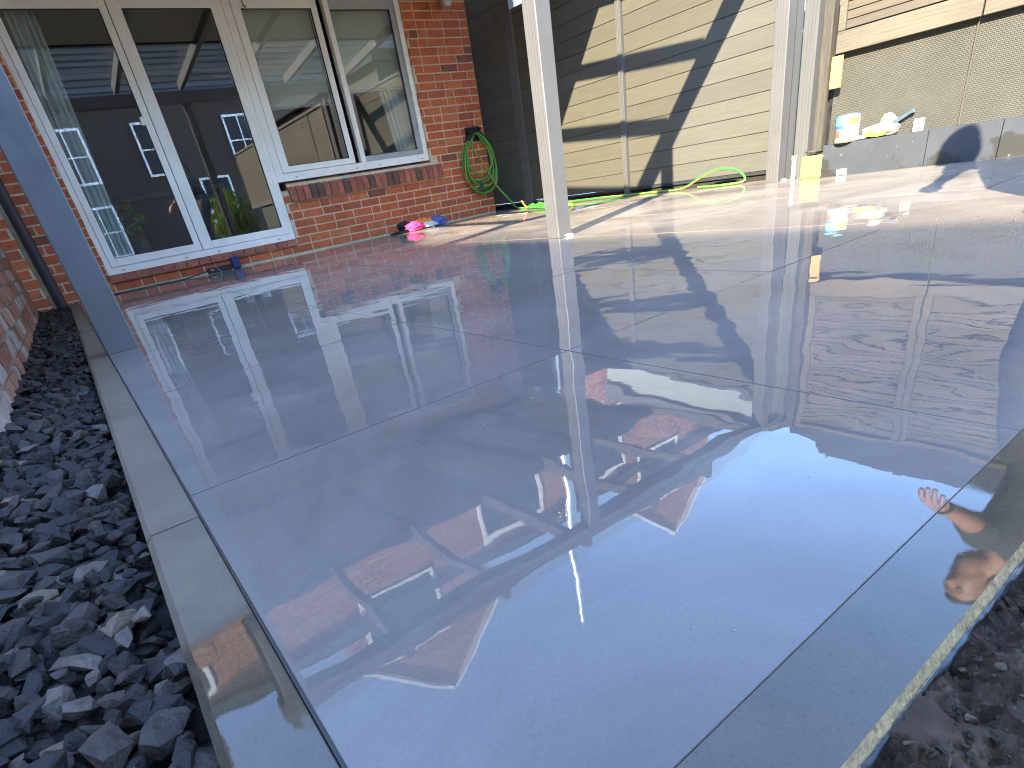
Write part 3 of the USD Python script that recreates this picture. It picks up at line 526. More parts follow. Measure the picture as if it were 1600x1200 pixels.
# ---------------------------------------------------------------- veranda
ver = Thing('veranda', 'anthracite aluminium veranda with glass roof standing against the house', 'veranda', (2.4, 2.8, 0))
def ribbed_post(x0, y0, s, z0, z1):
    # box profile with four shallow grooves on the two sides that face along x
    d, g = 0.0045, s / 9
    side = lambda x, sg, up: [(x + (d * sg if (1 <= k <= 7 and k % 2 == 1) else 0), y) for k in range(9) for y in ((y0 + g * k + (.001 if k else 0), y0 + g * (k + 1)) if up else (y0 + s - g * k - (.001 if k else 0), y0 + s - g * (k + 1)))]
    poly = side(x0 + s, -1, True)[1:-1] + side(x0, 1, False)[1:-1]; c = 0.004
    poly = [(x0 + c, y0), (x0 + s - c, y0), (x0 + s, y0 + c)] + poly[:len(poly) // 2] + [(x0 + s, y0 + s - c), (x0 + s - c, y0 + s), (x0 + c, y0 + s), (x0, y0 + s - c)] + poly[len(poly) // 2:] + [(x0, y0 + c)]
    return extrude(poly, z0, z1)
PS = 0.102
for px_, m_ in ((0.012, 'anthracite'), (2.385, 'anthracite'), (4.66, 'anthracite')):
    ver.part('post', ribbed_post(px_, 2.745, PS + (0.010 if px_ < 1 else 0), 0.001, 2.0155), m_)
for px_ in (2.385, 4.66):
    ver.part('sealant', lump((px_ + PS * 0.8, 2.742, 0.004), (0.035, 0.014, 0.010), 5, 2, 0.5), 'white_plastic')
beam = [(2.742, 2.022), (2.748, 2.016), (2.862, 2.016), (2.868, 2.022), (2.868, 2.155), (2.742, 2.155)]
bp = ver.part('gutter_beam', prism_x(beam, -0.03, 5.02), 'anthracite')
ver.part('beam_groove', box(-0.029, 5.019, 2.7405, 2.745, 2.09, 2.096), 'gasket', under=bp)
ver.part('wall_plate', cbox(-0.03, 4.78, 6.56, 6.68, 2.42, 2.62, 0.004), 'anthracite')
RX = [0.01, 0.80, 1.60, 2.44, 3.22, 4.00, 4.95]
zr = lambda y: 2.205 + 0.083 * (y - 2.8)
for x in RX:
    ver.part('rafter', slab((x, 2.80, zr(2.80) + 0.012), (x, 6.555, zr(6.555) + 0.012), 0.055, 0.10), 'anthracite')
for a, b in zip(RX[:-1], RX[1:]):
    y0, y1 = 2.76, 6.555
    ver.part('roof_pane', slab(((a + b) / 2, y0, zr(y0) + 0.072), ((a + b) / 2, y1, zr(y1) + 0.072), b - a - 0.012, 0.008), 'roof_glass')
    ver.part('sun_shade', slab(((a + b) / 2, 4.33, zr(4.33) + 0.05), ((a + b) / 2, 6.553, zr(6.553) + 0.05), b - a - 0.058, 0.006), 'fabric_dark')
    ver.part('shade_bar', slab((a + 0.029, 4.315, zr(4.315) + 0.045), (b - 0.029, 4.315, zr(4.315) + 0.045), 0.03, 0.03), 'dark_metal')

# ---------------------------------------------------------------- board fence on the right side of the veranda
fence = Thing('board_fence', 'tall grey composite board fence closing the right side of the veranda', 'fence', (5.06, 4.7, 0))
FX = 5.055
def fence_post(y0, y1, z1, m='anthracite', proud=0.022):
    n = 4; w = (y1 - y0) / (2 * n - 1); p = fence.part('fence_post', box(FX - proud + 0.006, FX + 0.05, y0, y1, 0.0, z1), m)
    fence.part('rib', [cbox(FX - proud, FX - proud + 0.0055, y0 + 2 * k * w, y0 + (2 * k + 1) * w, 0.001, z1 - 0.002, 0.0015) for k in range(n)], m, under=p)
fence.part('footing', box(4.79, FX - 0.03, 6.665, 8.2, -0.15, 0.0), 'soil')
fence_post(6.23, 6.37, 2.50); fence_post(4.626, 4.686, 1.95, 'alu_light'); fence_post(2.95, 3.04, 1.95, 'alu_light')
for (ya, yb) in ((6.38, 8.2), (4.70, 6.22), (3.05, 4.612)):
    fence.part('bottom_rail', cbox(FX - 0.008, FX + 0.03, ya, yb, 0.042, 0.066, 0.002), 'dark_metal')
    fence.part('ground_board', box(FX + 0.012, FX + 0.05, ya, yb, -0.12, 0.041), 'soil')
    nb = 17 if ya > 6 else 13
    for k in range(nb):
        z = 0.068 + 0.1405 * k
        v = cbox(FX, FX + 0.02, ya, yb, z + 0.0018, z + 0.1385, 0.0022); v.vertices[:, 0] += rnd.uniform(-0.0012, 0.0012)
        v = trimesh.util.concatenate([v, box(FX + 0.009, FX + 0.015, ya + 0.002, yb - 0.002, z + 0.137, z + 0.1435)])
        fence.part('board', v, BOARD[rnd.randrange(4)])
    fence.part('top_rail', cbox(FX - 0.012, FX + 0.035, ya, yb, 0.0705 + 0.1405 * nb, 0.108 + 0.1405 * nb, 0.003), 'alu_light')
t = Thing('fence_end_post', 'grey aluminium end post beside the third veranda post', 'post', (4.90, 2.66, 0))
t.part('post', ribbed_post(4.905, 2.665, 0.105, 0.001, 1.95), 'alu_light'); t.part('filler', box(4.779, 4.904, 2.775, 2.84, 0.001, 1.94), 'alu_light'); t.part('cap', cbox(4.90, 5.015, 2.66, 2.775, 1.951, 1.965, 0.003), 'alu_light')

# ---------------------------------------------------------------- low wall, woven screen and slatted fence on the right
lw = Thing('low_wall', 'low grey concrete edging wall with a wet stain below the woven screen', 'wall', (4.66, 1.0, 0))
for a, b in ((1.745, 2.40), (1.365, 1.743), (-0.5, 1.363), (-2.4, -0.502), (-4.3, -2.402)):
    lw.part('wall_panel', cbox(4.632, 4.70, a + 0.001, b - 0.001, -0.15, 0.200, 0.002), 'low_wall')
lw.part('notch', box(4.6312, 4.64, 2.215, 2.285, 0.004, 0.042), 'white_plastic')
lw.part('conduit', box(4.6305, 4.633, 2.29, 2.40, 0.038, 0.042), 'gasket')
scr = Thing('woven_screen', 'beige woven plastic screen under the slatted fence', 'screen', (4.69, 1.0, 0.2))
for a, b in ((1.612, 2.39), (0.0, 1.600), (-1.6, -0.012), (-3.2, -1.612)):
    scr.part('woven_panel', box(4.682, 4.690, a, b, 0.201, 0.75), 'weave')
for y in (1.606, -0.006, -1.606):
    scr.part('edge_cord', tube([(4.681, y, 0.202), (4.681, y, 0.75)], 0.006, 6), 'grey_wood')
slf = Thing('slatted_fence', 'weathered slatted wooden fence raised above the woven screen', 'fence', (4.66, 1.0, 0.7))
FT = 1.95
for (ya, yb) in ((1.585, 2.38), (-0.22, 1.575), (-2.03, -0.23), (-3.84, -2.04)):
    slf.part('bottom_board', cbox(4.628, 4.650, ya, yb, 0.715, 0.83, 0.003), 'frame_wood')
    slf.part('top_board', cbox(4.628, 4.650, ya, yb, FT - 0.04, FT, 0.003), 'frame_wood')
    slf.part('upright', cbox(4.6275, 4.6515, ya, ya + 0.045, 0.832, FT - 0.042, 0.003), 'frame_wood')
    slf.part('upright', cbox(4.6275, 4.6515, yb - 0.045, yb, 0.832, FT - 0.042, 0.003), 'frame_wood')
    slf.part('backing', box(4.655, 4.659, ya + 0.01, yb - 0.01, 0.74, FT - 0.02), 'grey_wood')
    z = 0.838; k = 0
    while z < FT - 0.09:
        slf.part('slat', cbox(4.640, 4.652, ya + 0.047, yb - 0.047, z, z + 0.0425, 0.002), WOOD[rnd.randrange(3)]); z += 0.0468; k += 1
t = Thing('timber_post', 'old grey brown timber post beside the low wall end', 'post', (4.70, 2.47, 0.17))
t.part('post', cbox(4.665, 4.735, 2.435, 2.505, 0.17, 2.0, 0.006, 0.002), 'grey_wood')
t = Thing('dark_gap_strip', 'thin black strip standing in for the dark gap left of the woven screen', 'gap_strip', (4.71, 2.405, 0.2)); t.part('gap_strip', cbox(4.69, 4.73, 2.393, 2.42, 0.201, 0.98, 0.003), 'black_plastic')  # black strip put in for the dark gap beside the timber post
single('wood_block', cbox(4.606, 4.6255, 2.318, 2.388, 0.526, 0.703, 0.002), 'orange_wood', 'fresh orange wood block fixed below the slatted fence corner', 'block')
foam = trimesh.convex.convex_hull(cbox(4.625, 4.712, 2.402, 2.552, 0.0005, 0.150, 0.010, 0.004).vertices + np.array([0, 0, 0.0])).subdivide().subdivide().subdivide()
foam.vertices += (meshkit.fbm(foam.vertices * 30, 3, 2) - 0.5)[:, None] * 0.007
single('foam_block', foam, 'foam', 'yellow foam block at the foot of the timber post', 'foam block', smooth=40)
t = Thing('rag', 'crumpled brown rag lying on top of the yellow foam block', 'rag', (4.665, 2.47, 0.16)); t.part('cloth', lump((4.66, 2.475, 0.170), (0.045, 0.062, 0.014), 12, 3, 0.5, 2.2), 'grey_wood', smooth=True)
t = Thing('drain_pipe', 'short white plastic pipe standing between post and foam block', 'pipe', (4.63, 2.60, 0.0)); t.part('pipe', tube([(4.63, 2.605, 0.001), (4.63, 2.605, 0.15)], 0.016, 16), 'white_plastic'); t.part('socket', tube([(4.63, 2.605, 0.135), (4.63, 2.605, 0.165)], 0.020, 16), 'white_plastic')
# things on the low wall
def can(x, y, z, r, h, n=40):
    t = Thing('paint_can', 'paint can with blue, yellow and white label on the low wall', 'paint can', (x, y, z))
    cyl = lambda r_, z0, z1, a0=0, a1=360: trimesh.creation.cylinder(r_, z1 - z0, sections=n, transform=trimesh.transformations.translation_matrix((x, y, (z0 + z1) / 2)))
    t.part('body', cyl(r, z + 0.004, z + h - 0.004), 'white_plastic', smooth=40); t.part('rim', cyl(r + 0.003, z + h - 0.007, z + h), 'alu_light', smooth=40); t.part('base_rim', cyl(r + 0.003, z, z + 0.006), 'brass', smooth=40)
    def patch(a0, a1, z0, z1, m, off=0.0012):
        a = np.radians(np.linspace(a0, a1, 14)); V = np.vstack([np.c_[x + (r + off) * np.cos(a), y + (r + off) * np.sin(a), np.full(14, zz)] for zz in (z0, z1)])
        t.part('label_band', (V, np.array([[i, i + 1, 14 + i + 1, 14 + i] for i in range(13)])), m)
    patch(95, 265, z + h * 0.62, z + h * 0.97, 'can_blue'); patch(205, 262, z + h * 0.62, z + h * 0.85, 'can_yellow', 0.002); patch(120, 185, z + h * 0.50, z + h * 0.61, 'can_deep', 0.002); patch(110, 168, z + h * 0.20, z + h * 0.45, 'can_brown', 0.002)
    a = np.radians(np.linspace(0, 300, 24)); c = np.radians(165)
    tx = meshkit.text_mesh('D', 0.022, 0.001, True); v = tx.vertices.copy(); ang = np.radians(178) + v[:, 0] / r
    tx.vertices = np.c_[x + (r + 0.002 + v[:, 2]) * np.cos(ang), y + (r + 0.002 + v[:, 2]) * np.sin(ang), z + h * 0.74 + v[:, 1]]
    t.part('letter', tx, 'can_brown')
can(4.668, 2.262, 0.2005, 0.073, 0.168)
t = Thing('plastic_bag', 'clear plastic bag with orange and blue print on the low wall', 'bag', (4.66, 2.04, 0.2))
bag = lump((4.664, 2.045, 0.243), (0.026, 0.115, 0.040), 21, 3, 0.35, 1.8); t.part('bag', bag, 'clear_bag', smooth=True)
t.part('flap', lump((4.664, 2.005, 0.29), (0.018, 0.05, 0.035), 33, 3, 0.5, 2.2), 'clear_bag', smooth=True)
pr = lump((4.6385, 2.06, 0.228), (0.005, 0.07, 0.022), 8, 2, 0.2); t.part('orange_print', pr, 'can_yellow', smooth=True); t.part('blue_print', lump((4.6345, 2.045, 0.237), (0.003, 0.03, 0.012), 9, 2, 0.2), 'can_blue', smooth=True)
t = Thing('silicone_tube', 'grey white tube lying between the paint can and the bag', 'tube', (4.66, 2.15, 0.2)); t.part('tube', tube([(4.652, 2.19, 0.214), (4.652, 2.12, 0.218)], [0.013, 0.014], 12), 'white_plastic'); t.part('nozzle', tube([(4.652, 2.12, 0.218), (4.652, 2.085, 0.222)], [0.008, 0.003], 10), 'white_plastic')
t = Thing('steel_rod', 'thin dark rod leaning against the woven screen', 'rod', (4.66, 2.13, 0.2)); t.part('rod', tube([(4.650, 2.135, 0.2035), (4.675, 2.108, 0.285)], 0.0035, 8), 'dark_metal'); t.part('foot', cbox(4.642, 4.658, 2.125, 2.15, 0.2005, 0.208, 0.002), 'dark_metal')
t = Thing('trowel', 'blue grey tool handle sticking up out of the plastic bag', 'tool', (4.66, 1.95, 0.24)); t.part('handle', slab((4.660, 1.975, 0.262), (4.655, 1.865, 0.318), 0.02, 0.018), 'tool_steel'); t.part('end_cap', slab((4.655, 1.866, 0.3175), (4.654, 1.858, 0.3215), 0.024, 0.026), 'tool_steel')
t = Thing('white_bracket', 'white notched plastic bracket standing on the low wall', 'bracket', (4.665, 1.82, 0.2))
t.part('plate', [cbox(4.660, 4.672, 1.825, 1.850, 0.2005, 0.272, 0.001), cbox(4.660, 4.672, 1.790, 1.819, 0.2005, 0.272, 0.001), cbox(4.6605, 4.6715, 1.819, 1.825, 0.255, 0.2715, 0.0005)], 'white_plastic')

# ---------------------------------------------------------------- garden hose
HC = np.array([4.595, WY - 0.06, 0.84])
t = Thing('hose_holder', 'black wire hose holder on the brick pier', 'hose holder', HC)
t.part('back_plate', cbox(4.50, 4.69, WY - 0.014, WY - 0.002, 0.80, 0.95, 0.004), 'black_plastic')
t.part('saddle', [tube(spline([(4.47 + 0.25 * k / 6, WY - yy, 0.82 + 0.07 * math.sin(k / 6 * math.pi)) for k in range(7)]), 0.009, 8) for yy in (0.02, 0.05, 0.08, 0.11)], 'black_plastic')
t.part('bracket', [lump((4.52 + 0.035 * k, WY - 0.06, 0.905 + 0.012 * (-1) ** k), (0.022, 0.05, 0.028), 40 + k, 2, 0.6, 2.5) for k in range(5)], 'black_plastic')
hose = Thing('garden_hose', 'green garden hose with orange stripe coiled on the holder and along the fence', 'hose', (4.6, WY - 0.06, 0))
path = []
loops = [(0.0, 0.235, 0.60), (0.015, 0.215, 0.53), (0.03, 0.235, 0.66), (-0.01, 0.20, 0.50), (0.02, 0.19, 0.42), (0.0, 0.24, 0.63), (0.01, 0.22, 0.57)]
for k, (dx, w, h) in enumerate(loops):
    for a in np.linspace(0, 2 * math.pi, 22, endpoint=False):
        s, c = math.sin(a), math.cos(a)
        path.append((HC[0] + dx + 1.18 * w * s * (0.62 + 0.38 * (1 - c) / 2 * 1.0) * (1.0 if c < 0.6 else 0.85), WY - 0.03 - 0.011 * k - 0.008 * math.sin(3 * a), 0.885 - h * (1 - c) / 2 + 0.01 * math.sin(2 * a + k)))
drop = [(4.50, WY - 0.12, 0.80), (4.56, WY - 0.14, 0.62), (4.66, WY - 0.16, 0.42), (4.76, WY - 0.22, 0.22), (4.80, WY - 0.35, 0.08), (4.78, WY - 0.5, 0.02)]
floor = []
for k in range(5):
    for a in np.linspace(0, 2 * math.pi, 20, endpoint=False):
        floor.append((4.62 + (0.20 - 0.012 * k) * math.cos(a) + 0.01 * k, 5.45 + (0.62 - 0.05 * k) * math.sin(a + 1.2), 0.012 + 0.012 * (k % 3) + 0.004 * math.sin(5 * a)))
run_shift = 0.26
run = [(4.86, 5.0, 0.02), (4.90, 4.5, 0.012), (4.90, 4.1, 0.012), (4.88, 3.8, 0.012), (4.90, 3.55, 0.02), (4.885, 3.42, 0.06), (4.89, 3.28, 0.115), (4.90, 3.10, 0.13), (4.91, 2.97, 0.09), (4.895, 2.91, 0.03), (4.86, 3.0, 0.012), (4.84, 3.2, 0.012), (4.86, 3.36, 0.014)]
run = run[:4] + [(a - 0.01, b + run_shift, c) for a, b, c in run[4:]]; run[3] = (4.88, 3.98, 0.012)
curve = spline(path + drop + floor + run, 4)
hose.part('hose', tube(curve, 0.0100, 8), 'hose', smooth=True)
tt = np.gradient(curve, axis=0); tt /= np.linalg.norm(tt, axis=1, keepdims=True)
ang = np.linspace(0, 60, len(curve)); u = np.cross(tt, [0.2, 0.3, 0.93]); u /= np.linalg.norm(u, axis=1, keepdims=True); w = np.cross(tt, u)
hose.part('stripe', tube(curve + (np.cos(ang)[:, None] * u + np.sin(ang)[:, None] * w) * 0.0072, 0.0036, 6), 'hose_stripe', smooth=True)
hose.part('coupling', tube([(4.67, 5.98, 0.10), (4.66, 5.92, 0.05), (4.65, 5.86, 0.02)], [0.009, 0.011, 0.008], 10), 'hose_stripe'); hose.part('tap_connector', tube([(4.535, WY - 0.115, 0.36), (4.545, WY - 0.12, 0.31)], [0.014, 0.017], 10), 'blue_plastic'); hose.part('tap_connector', tube([(4.56, WY - 0.115, 0.30), (4.57, WY - 0.12, 0.255)], [0.017, 0.012], 10), 'blue_plastic')

# ---------------------------------------------------------------- small things along the house wall
single('downpipe', tube([(-0.112, WY - 0.07, -0.1), (-0.112, WY - 0.07, 2.35)], 0.043, 24), 'pipe', 'black downpipe in the corner left of the French window', 'downpipe', smooth=40)
t = Thing('wall_lamp', 'grey cylindrical wall lamp high on the brick pier', 'lamp', (4.49, WY, 2.1)); t.part('shade', tube([(4.47, WY - 0.10, 2.30), (4.47, WY - 0.10, 2.09), (4.47, WY - 0.10, 2.045)], [0.078, 0.078, 0.05], 28), 'lamp_grey', smooth=40); t.part('arm', cbox(4.45, 4.49, WY - 0.04, WY - 0.002, 2.18, 2.24, 0.004), 'lamp_grey')
def cloth(name, label, cat, c, s, seed, m):
    single(name, lump(c, s, seed, 3, 0.55, 2.0), m, label, cat, smooth=True)
cloth('cloth', 'crumpled pink cleaning cloth lying against the brick wall', 'cloth', (3.42, 6.42, 0.045), (0.115, 0.07, 0.05), 61, 'pink')
cloth('cloth', 'crumpled black cloth behind the pink one at the wall', 'cloth', (3.34, 6.50, 0.055), (0.10, 0.06, 0.055), 62, 'black_cloth')
cloth('cloth', 'flat black cloth sticking out to the left of the pink one', 'cloth', (3.22, 6.44, 0.012), (0.11, 0.05, 0.014), 63, 'black_cloth')
cloth('cloth', 'orange and white cloth between the pink cloth and the blue packet', 'cloth', (3.58, 6.50, 0.052), (0.11, 0.06, 0.055), 64, 'orange_cloth')
cloth('cloth', 'small white cloth right beside the blue packet', 'cloth', (3.64, 6.44, 0.032), (0.09, 0.05, 0.035), 65, 'white_cloth')
cloth('packet', 'shiny dark blue packet at the right of the cloth heap', 'packet', (3.79, 6.50, 0.05), (0.11, 0.055, 0.055), 66, 'blue_cloth')
t = Thing('power_adapter', 'black power adapter with cable at the foot of the French window', 'adapter', (1.25, 6.52, 0))
t.part('body', cbox(1.13, 1.36, 6.50, 6.56, 0.004, 0.055, 0.008), 'black_plastic'); t.part('plug', cbox(1.37, 1.45, 6.49, 6.57, 0.002, 0.115, 0.012), 'blue_plastic'); t.part('sticker', box(1.16, 1.19, 6.4985, 6.4995, 0.028, 0.040), 'white_plastic')
t.part('cable', tube(spline([(1.13, 6.53, 0.03), (1.04, 6.53, 0.02), (0.92, 6.54, 0.006), (0.7, 6.56, 0.006), (0.5, 6.53, 0.006), (0.36, 6.55, 0.006), (0.2, 6.57, 0.006)]), 0.006, 7), 'black_plastic', smooth=True)
t.part('cable_tie', tube(spline([(1.215, 6.485, 0.075), (1.21, 6.47, 0.06), (1.225, 6.455, 0.03), (1.228, 6.42, 0.006)]), 0.0035, 6), 'white_plastic', smooth=True)

# ---------------------------------------------------------------- left garden wall
gw = Thing('garden_wall', 'old weathered brick wall beside the gravel strip on the left', 'wall', (-0.4, 4.0, 0))
GX = -0.285; gb = gw.part('core', box(GX - 0.22, GX - 0.008, 2.03, 6.40, -0.16, 1.55), 'old_mortar'); many = []
for (a, b, za, zb) in lay(2.02, 6.41, -0.12, 1.55, (), 0, 0.1):
    m = box(GX - 0.09, GX + rnd.uniform(-0.004, 0.004), a, b, za, zb, 0.003)
    if zb < 0.95: gw.part('brick', m, OLDB[3] if a < 2.3 and rnd.random() < 0.6 else OLDB[rnd.randrange(5)], under=gb)
    else: many.append(m)
gw.part('added_sun_block', box(GX - 0.22, GX - 0.012, 4.58, 6.395, 1.551, 2.78), 'far_brick', under=gb)  # unseen block added on the wall to keep sun off the house front
gw.part('upper_brick', many, OLDB[0], under=gb, kind='stuff')
for k in range(21):
    z = -0.12 + BC * k
    gw.part('end_brick', box(GX - 0.225, GX - 0.092, 2.018, 2.10, z + .006, z + BC - .006, 0.003), OLDB[3 if k < 6 else rnd.randrange(5)], under=gb)
single('old_brick', cbox(-0.47, -0.36, 0.93, 1.07, -0.10, -0.012, 0.012, 0.004), OLDB[4], 'sandy broken brick lying in the gravel at the left', 'brick')

# ---------------------------------------------------------------- houses, roofs and trees around (seen in the reflections, or casting the shade)
def far_house(name, label, x0, x1, y0, y1, eave, ridge, along, wallm, roofm, wins):
    t = Thing(name, label, 'house', ((x0 + x1) / 2, (y0 + y1) / 2, 0))
    w = t.part('wall', box(x0, x1, y0, y1, -0.15, eave), wallm)
    if along == 'y': t.part('roof', prism_y([(x0 - .25, eave + .002), (x1 + .25, eave + .002), ((x0 + x1) / 2, ridge)], y0 - .2, y1 + .2), roofm)
    else: t.part('roof', prism_x([(y0 - .25, eave + .002), (y1 + .25, eave + .002), ((y0 + y1) / 2, ridge)], x0 - .2, x1 + .2), roofm)
    for (a, z, ww, hh) in wins:       # windows on the face y = y1
        f = frame(t, 'window', a, a + ww, z, z + hh, (.07, .07, .07, .07), y1 + 0.001, y1 + 0.06, 'white_paint', under=w)
        t.part('pane', box(a + .07, a + ww - .07, y1 + .001, y1 + .02, z + .07, z + hh - .07), 'dark_glass', under=w)
        t.part('glazing_bar', [box(a + ww / 2 - .02, a + ww / 2 + .02, y1 + .021, y1 + .05, z + .07, z + hh - .07), box(a + .07, a + ww / 2 - .02, y1 + .021, y1 + .05, z + hh / 2 - .02, z + hh / 2 + .02), box(a + ww / 2 + .02, a + ww - .07, y1 + .021, y1 + .05, z + hh / 2 - .02, z + hh / 2 + .02)], 'white_paint', under=w)
    return t
opp = far_house('row_house', 'dark brick house across the yard behind the camera with white windows', -4, 17, -19, -10.5, 4.3, 8.2, 'x', 'dark_brick', 'roof_tile', [(-1.0, 2.2, 1.0, 1.5), (1.2, 2.2, 1.0, 1.5), (3.6, 2.2, 1.0, 1.5), (6.4, 2.2, 1.0, 1.5), (1.2, 0.1, 1.0, 1.5), (5.0, 0.0, 1.0, 2.0), (9.0, 2.2, 1.0, 1.5)])
rows = [slab((-4.2, y, 8.2 - abs(y + 14.75) * 0.867 + 0.03), (17.2, y, 8.2 - abs(y + 14.75) * 0.867 + 0.03), 0.16, 0.05, (0, 0.7, 0.7)) for y in np.arange(-14.6, -10.3, 0.24)]
opp.part('tile_row', rows, 'roof_tile', kind='stuff')
far_house('neighbour_house', 'neighbouring brick house on the left whose roof shades the terrace', -10.9, -4.4, -8.5, 14, 3.4, 6.38, 'y', 'far_brick', 'roof_tile', [(-6.2, 1.0, 1.0, 1.3)])
far_house('neighbour_house', 'gabled block added unseen on the left to shade the house wall', -11.0, -4.3, 0.42, 14.2, 3.5, 6.95, 'y', 'far_brick', 'roof_tile', [])  # unseen volume added and sized to keep sun off the house wall
ext = Thing('white_extension', 'white rendered extension behind the board fence', 'building', (7.6, 5.0, 0))
ew = ext.part('wall', box(6.5, 9.0, 3.7, 6.6, -0.15, 2.9), 'render'); ext.part('fascia', box(6.42, 9.05, 3.62, 6.6, 2.902, 3.08), 'alu_light'); ext.part('window', box(6.49, 6.505, 4.3, 5.6, 1.8, 2.6), 'dark_glass', under=ew)
shed = Thing('garden_shed', 'dark timber shed behind the slatted fence', 'shed', (6.6, 1.0, 0)); shed.part('wall', box(5.7, 7.9, -3.2, 2.7, -0.15, 2.40), 'grey_wood'); shed.part('roof', prism_x([(-3.4, 2.402), (2.9, 2.402), (2.9, 2.56), (2.6, 2.62), (-3.4, 2.66)], 5.55, 8.05), 'dark_metal')
single('flue_pipe', tube([(5.25, 6.50, 2.0), (5.25, 6.50, 4.0), (5.25, 6.50, 7.2), (5.25, 6.50, 7.38)], [0.10, 0.10, 0.10, 0.06], 24), 'chrome', 'shiny steel flue pipe rising beside the house corner', 'flue', smooth=40)
def tree(label, x, y, h, s, seed, n=2600, size=0.16, name='garden_tree'):
    t = Thing(name, label, 'tree', (x, y, -0.15)); t.part('trunk', tube([(x, y, -0.15), (x + .05, y, h * .4), (x, y + .05, h * .75)], [.16, .11, .05], 9), 'bark')
    t.part('crown', leaves((x, y, h), s, n, size, seed), 'leaf')
tree('small rounded tree standing behind the board fence', 7.9, 3.1, 2.9, (0.8, 0.8, 0.9), 8, 1600, 0.11)
t = Thing('flowering_bush', 'loose yellow green bush in the garden behind the camera', 'bush', (3.7, -2.2, -0.15)); t.part('foliage', leaves((3.7, -2.2, 0.45), (0.5, 0.5, 0.65), 1500, 0.07, 15, 0.8), 'leaf'); t.part('stem', [tube([(3.7, -2.2, -.15), (3.7 + .3 * math.cos(k), -2.2 + .3 * math.sin(k), .5)], [.015, .006], 6) for k in range(6)], 'bark')

# ---------------------------------------------------------------- water drops on the tiles
for k, (x, y, r) in enumerate([(0.905, 0.098, 0.010), (0.60, 0.62, 0.004), (0.66, 0.60, 0.0035), (0.80, 0.83, 0.004), (0.83, 0.86, 0.003), (1.30, 0.55, 0.006), (1.36, 0.50, 0.005), (1.52, 0.66, 0.004), (0.72, 0.95, 0.004), (1.75, 0.60, 0.005), (0.52, 0.52, 0.003), (0.95, 1.05, 0.004)]):
    d = trimesh.creation.icosphere(2, r); d.vertices *= (1.25 if k == 0 else 1.05, 0.9, 0.42); d.vertices[:, 2] += 0.0004
    place = 'large water bead on the front kerb beside the terrace edge' if k == 0 else 'tiny clear water bead on the wet terrace tile'
    single('water_drop', d, 'water', place, 'water drop', 'water beads on the tiles' if k else None, smooth=True)

# ---------------------------------------------------------------- person just right of the picture, mirrored in the front kerb and shading the low wall
import manifold3d as m3
def flesh(bones, edge=0.022, it=8):
    """bones: lists of (joint, radius); each pair becomes the hull of two spheres, joined and smoothed"""
    sph = lambda p, r: m3.Manifold.sphere(r, 20).translate(tuple(map(float, p))); tot = m3.Manifold()
    for chain in bones:
        for (a, ra), (b, rb) in zip(chain[:-1], chain[1:]):
            tot = tot + m3.Manifold.batch_hull([sph(a, ra), sph(b, rb)])
    me = tot.refine_to_length(edge).to_mesh(); t = trimesh.Trimesh(me.vert_properties[:, :3], me.tri_verts)
    trimesh.smoothing.filter_taubin(t, iterations=it); return t
M['skin'] = plain('skin', (0.42, 0.22, 0.14), 0.5, var=0.08, scale=20, subsurface_weight=0.15, subsurface_scale=0.01)
M['shirt'] = plain('charcoal_shirt', (0.055, 0.055, 0.057), 0.85, var=0.2, scale=9, bump=0.006, bscale=14)
M['trousers'] = plain('dark_trousers', (0.035, 0.035, 0.04), 0.85, var=0.2, scale=9, bump=0.006, bscale=14)
M['hair'] = plain('dark_hair', (0.03, 0.02, 0.014), 0.6, var=0.3, scale=90, bump=0.004, bscale=160)
P3 = lambda *a: np.array(a, float)
shift = np.array([-0.13, -0.02, 0.0])
hipR, hipL, kneeR, kneeL, ankR, ankL = P3(2.79, .27, .82), P3(2.78, .46, .82), P3(2.66, .22, .46), P3(2.62, .52, .46), P3(2.79, .24, .085), P3(2.74, .53, .085)
belly, chest, neck, head = P3(2.76, .37, .96), P3(2.69, .39, 1.14), P3(2.655, .44, 1.27), P3(2.63, .50, 1.40)
shL, elL, wrL, shR, elR, wrR = P3(2.66, .52, 1.20), P3(2.43, .535, 1.02), P3(2.24, .56, .885), P3(2.73, .22, 1.20), P3(2.70, .13, .93), P3(2.56, .20, .74)
hipR, hipL, kneeR, kneeL, ankR, ankL, belly, chest, neck, head, shL, elL, wrL, shR, elR, wrR = (q + shift for q in (hipR, hipL, kneeR, kneeL, ankR, ankL, belly, chest, neck, head, shL, elL, wrL, shR, elR, wrR))
face = P3(-0.80, 0.45, -0.12); face /= np.linalg.norm(face); fs = np.cross(face, [0, 0, 1]); fs /= np.linalg.norm(fs); fu = np.cross(fs, face)
def hand(w, d, side):
    d = d / np.linalg.norm(d); n = np.array([0, 0, 1.0]); s_ = np.cross(d, n); s_ /= np.linalg.norm(s_); n = np.cross(s_, d); c = w + d * 0.045; out = [[(w, .026), (c, .030)], [(c - s_ * .02, .022), (c + d * .045 - s_ * .024, .015)], [(c + s_ * .02, .022), (c + d * .045 + s_ * .024, .015)]]
    for k, (o, L) in enumerate(((-.030, .062), (-.010, .074), (.010, .070), (.030, .054))):
        b = c + d * .045 + s_ * o; m = b + d * L * .5 - n * .012; out.append([(b, .0095), (m, .0085), (m + d * L * .3 - n * L * .42, .0075)])
    t = c - s_ * side * .034; out.append([(w + d * .015 - s_ * side * .02, .014), (t + d * .02 - n * .01, .011), (t + d * .048 - n * .028, .009)])
    return out
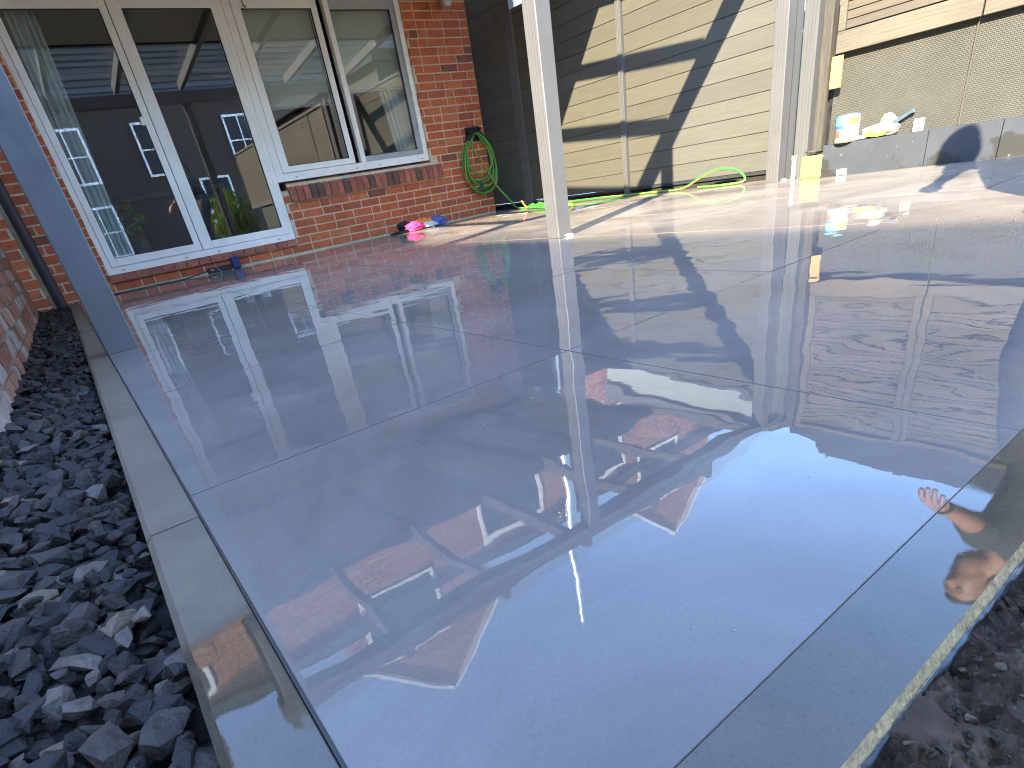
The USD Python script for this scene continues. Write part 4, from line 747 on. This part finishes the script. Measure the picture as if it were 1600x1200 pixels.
bones = [[(hipR, .10), (kneeR, .065), (ankR, .04)], [(hipL, .10), (kneeL, .065), (ankL, .04)], [(hipR, .105), (hipL, .105)], [(hipR, .10), (belly, .125)], [(hipL, .10), (belly, .125)], [(belly, .13), (chest, .14), (neck, .058), (head - fu * .03, .062)],
         [(shR, .062), (chest, .12), (shL, .062)], [(shL, .056), (elL, .041), (wrL, .027)], [(shR, .056), (elR, .041), (wrR, .027)],
         [(head + fu * .035, .088), (head - fu * .03 + face * .025, .070)], [(head - fu * .03 + face * .03, .062), (head - fu * .085 + face * .045, .042)],
         [(head + fu * .012 + face * .088, .010), (head - fu * .028 + face * .108, .014)], [(head - fs * .086 - fu * .005, .016), (head - fs * .088 - fu * .045, .011)], [(head + fs * .086 - fu * .005, .016), (head + fs * .088 - fu * .045, .011)],
         [(head - fu * .062 + face * .075 - fs * .02, .009), (head - fu * .062 + face * .075 + fs * .02, .009)], [(head + fu * .022 + face * .075 - fs * .04, .012), (head + fu * .022 + face * .075 + fs * .04, .012)]]
bones += hand(wrL, wrL - elL, 1) + hand(wrR, wrR - elR, -1)
person = Thing('person', 'person in charcoal T-shirt leaning at the right with one arm stretched out', 'person', (2.61, 0.36, 0))
body = person.part('body', flesh(bones, 0.012, 6), 'skin', smooth=True)
sw = lambda a, b, t: a + (b - a) * t
person.part('shirt', flesh([[(sw(hipR, hipL, .25), .125), (belly, .145), (chest, .155), (sw(chest, neck, .6), .085)], [(sw(hipR, hipL, .75), .125), (belly, .145)], [(shR, .078), (chest, .135), (shL, .078)], [(shL, .076), (sw(shL, elL, .55), .062)], [(shR, .076), (sw(shR, elR, .55), .062)]]), 'shirt', smooth=True)
person.part('trousers', flesh([[(hipR, .118), (kneeR, .082), (ankR + P3(0, 0, .03), .062)], [(hipL, .118), (kneeL, .082), (ankL + P3(0, 0, .03), .062)], [(hipR, .12), (hipL, .12)]]), 'trousers', smooth=True)
person.part('hair', flesh([[(head + fu * .045 - face * .015, .092), (head - fu * .02 - face * .035, .080)], [(head + fu * .085 + face * .03, .052), (head + fu * .06 - face * .03, .075)]], 0.012), 'hair', smooth=True)
for a in (ankR, ankL): person.part('shoe', flesh([[(a * [1, 1, 0] + P3(.03, 0, .045), .044), (a * [1, 1, 0] + P3(-.10, .04, .040), .039), (a * [1, 1, 0] + P3(-.16, .06, .034), .032)]], 0.015, 4), 'black_cloth', smooth=True)
for q in (-1, 1): person.part('eye', trimesh.creation.icosphere(2, .012).apply_translation(head + fu * .004 + face * .083 + fs * q * .034), 'white_plastic', smooth=True)
person.part('watch', tube([sw(elL, wrL, .90), sw(elL, wrL, 1.0)], .033, 16), 'black_plastic')

# ---------------------------------------------------------------- grit lying on the wet tiles
gr = np.random.default_rng(77); grit = []
for k in range(420):
    x, y = gr.uniform(0.04, 3.2), 0.17 + 4.0 * gr.random() ** 1.5; q = CL[k % 40]; sz = 0.0006 + 0.0014 * gr.random() ** 3
    T = trimesh.transformations.euler_matrix(*gr.uniform(0, 6.28, 3))[:3, :3]; grit.append(trimesh.Trimesh((q.vertices * sz) @ T.T + (x, y, 0.0012), q.faces, process=False))
single('grit', grit, 'pebble', kind='stuff')
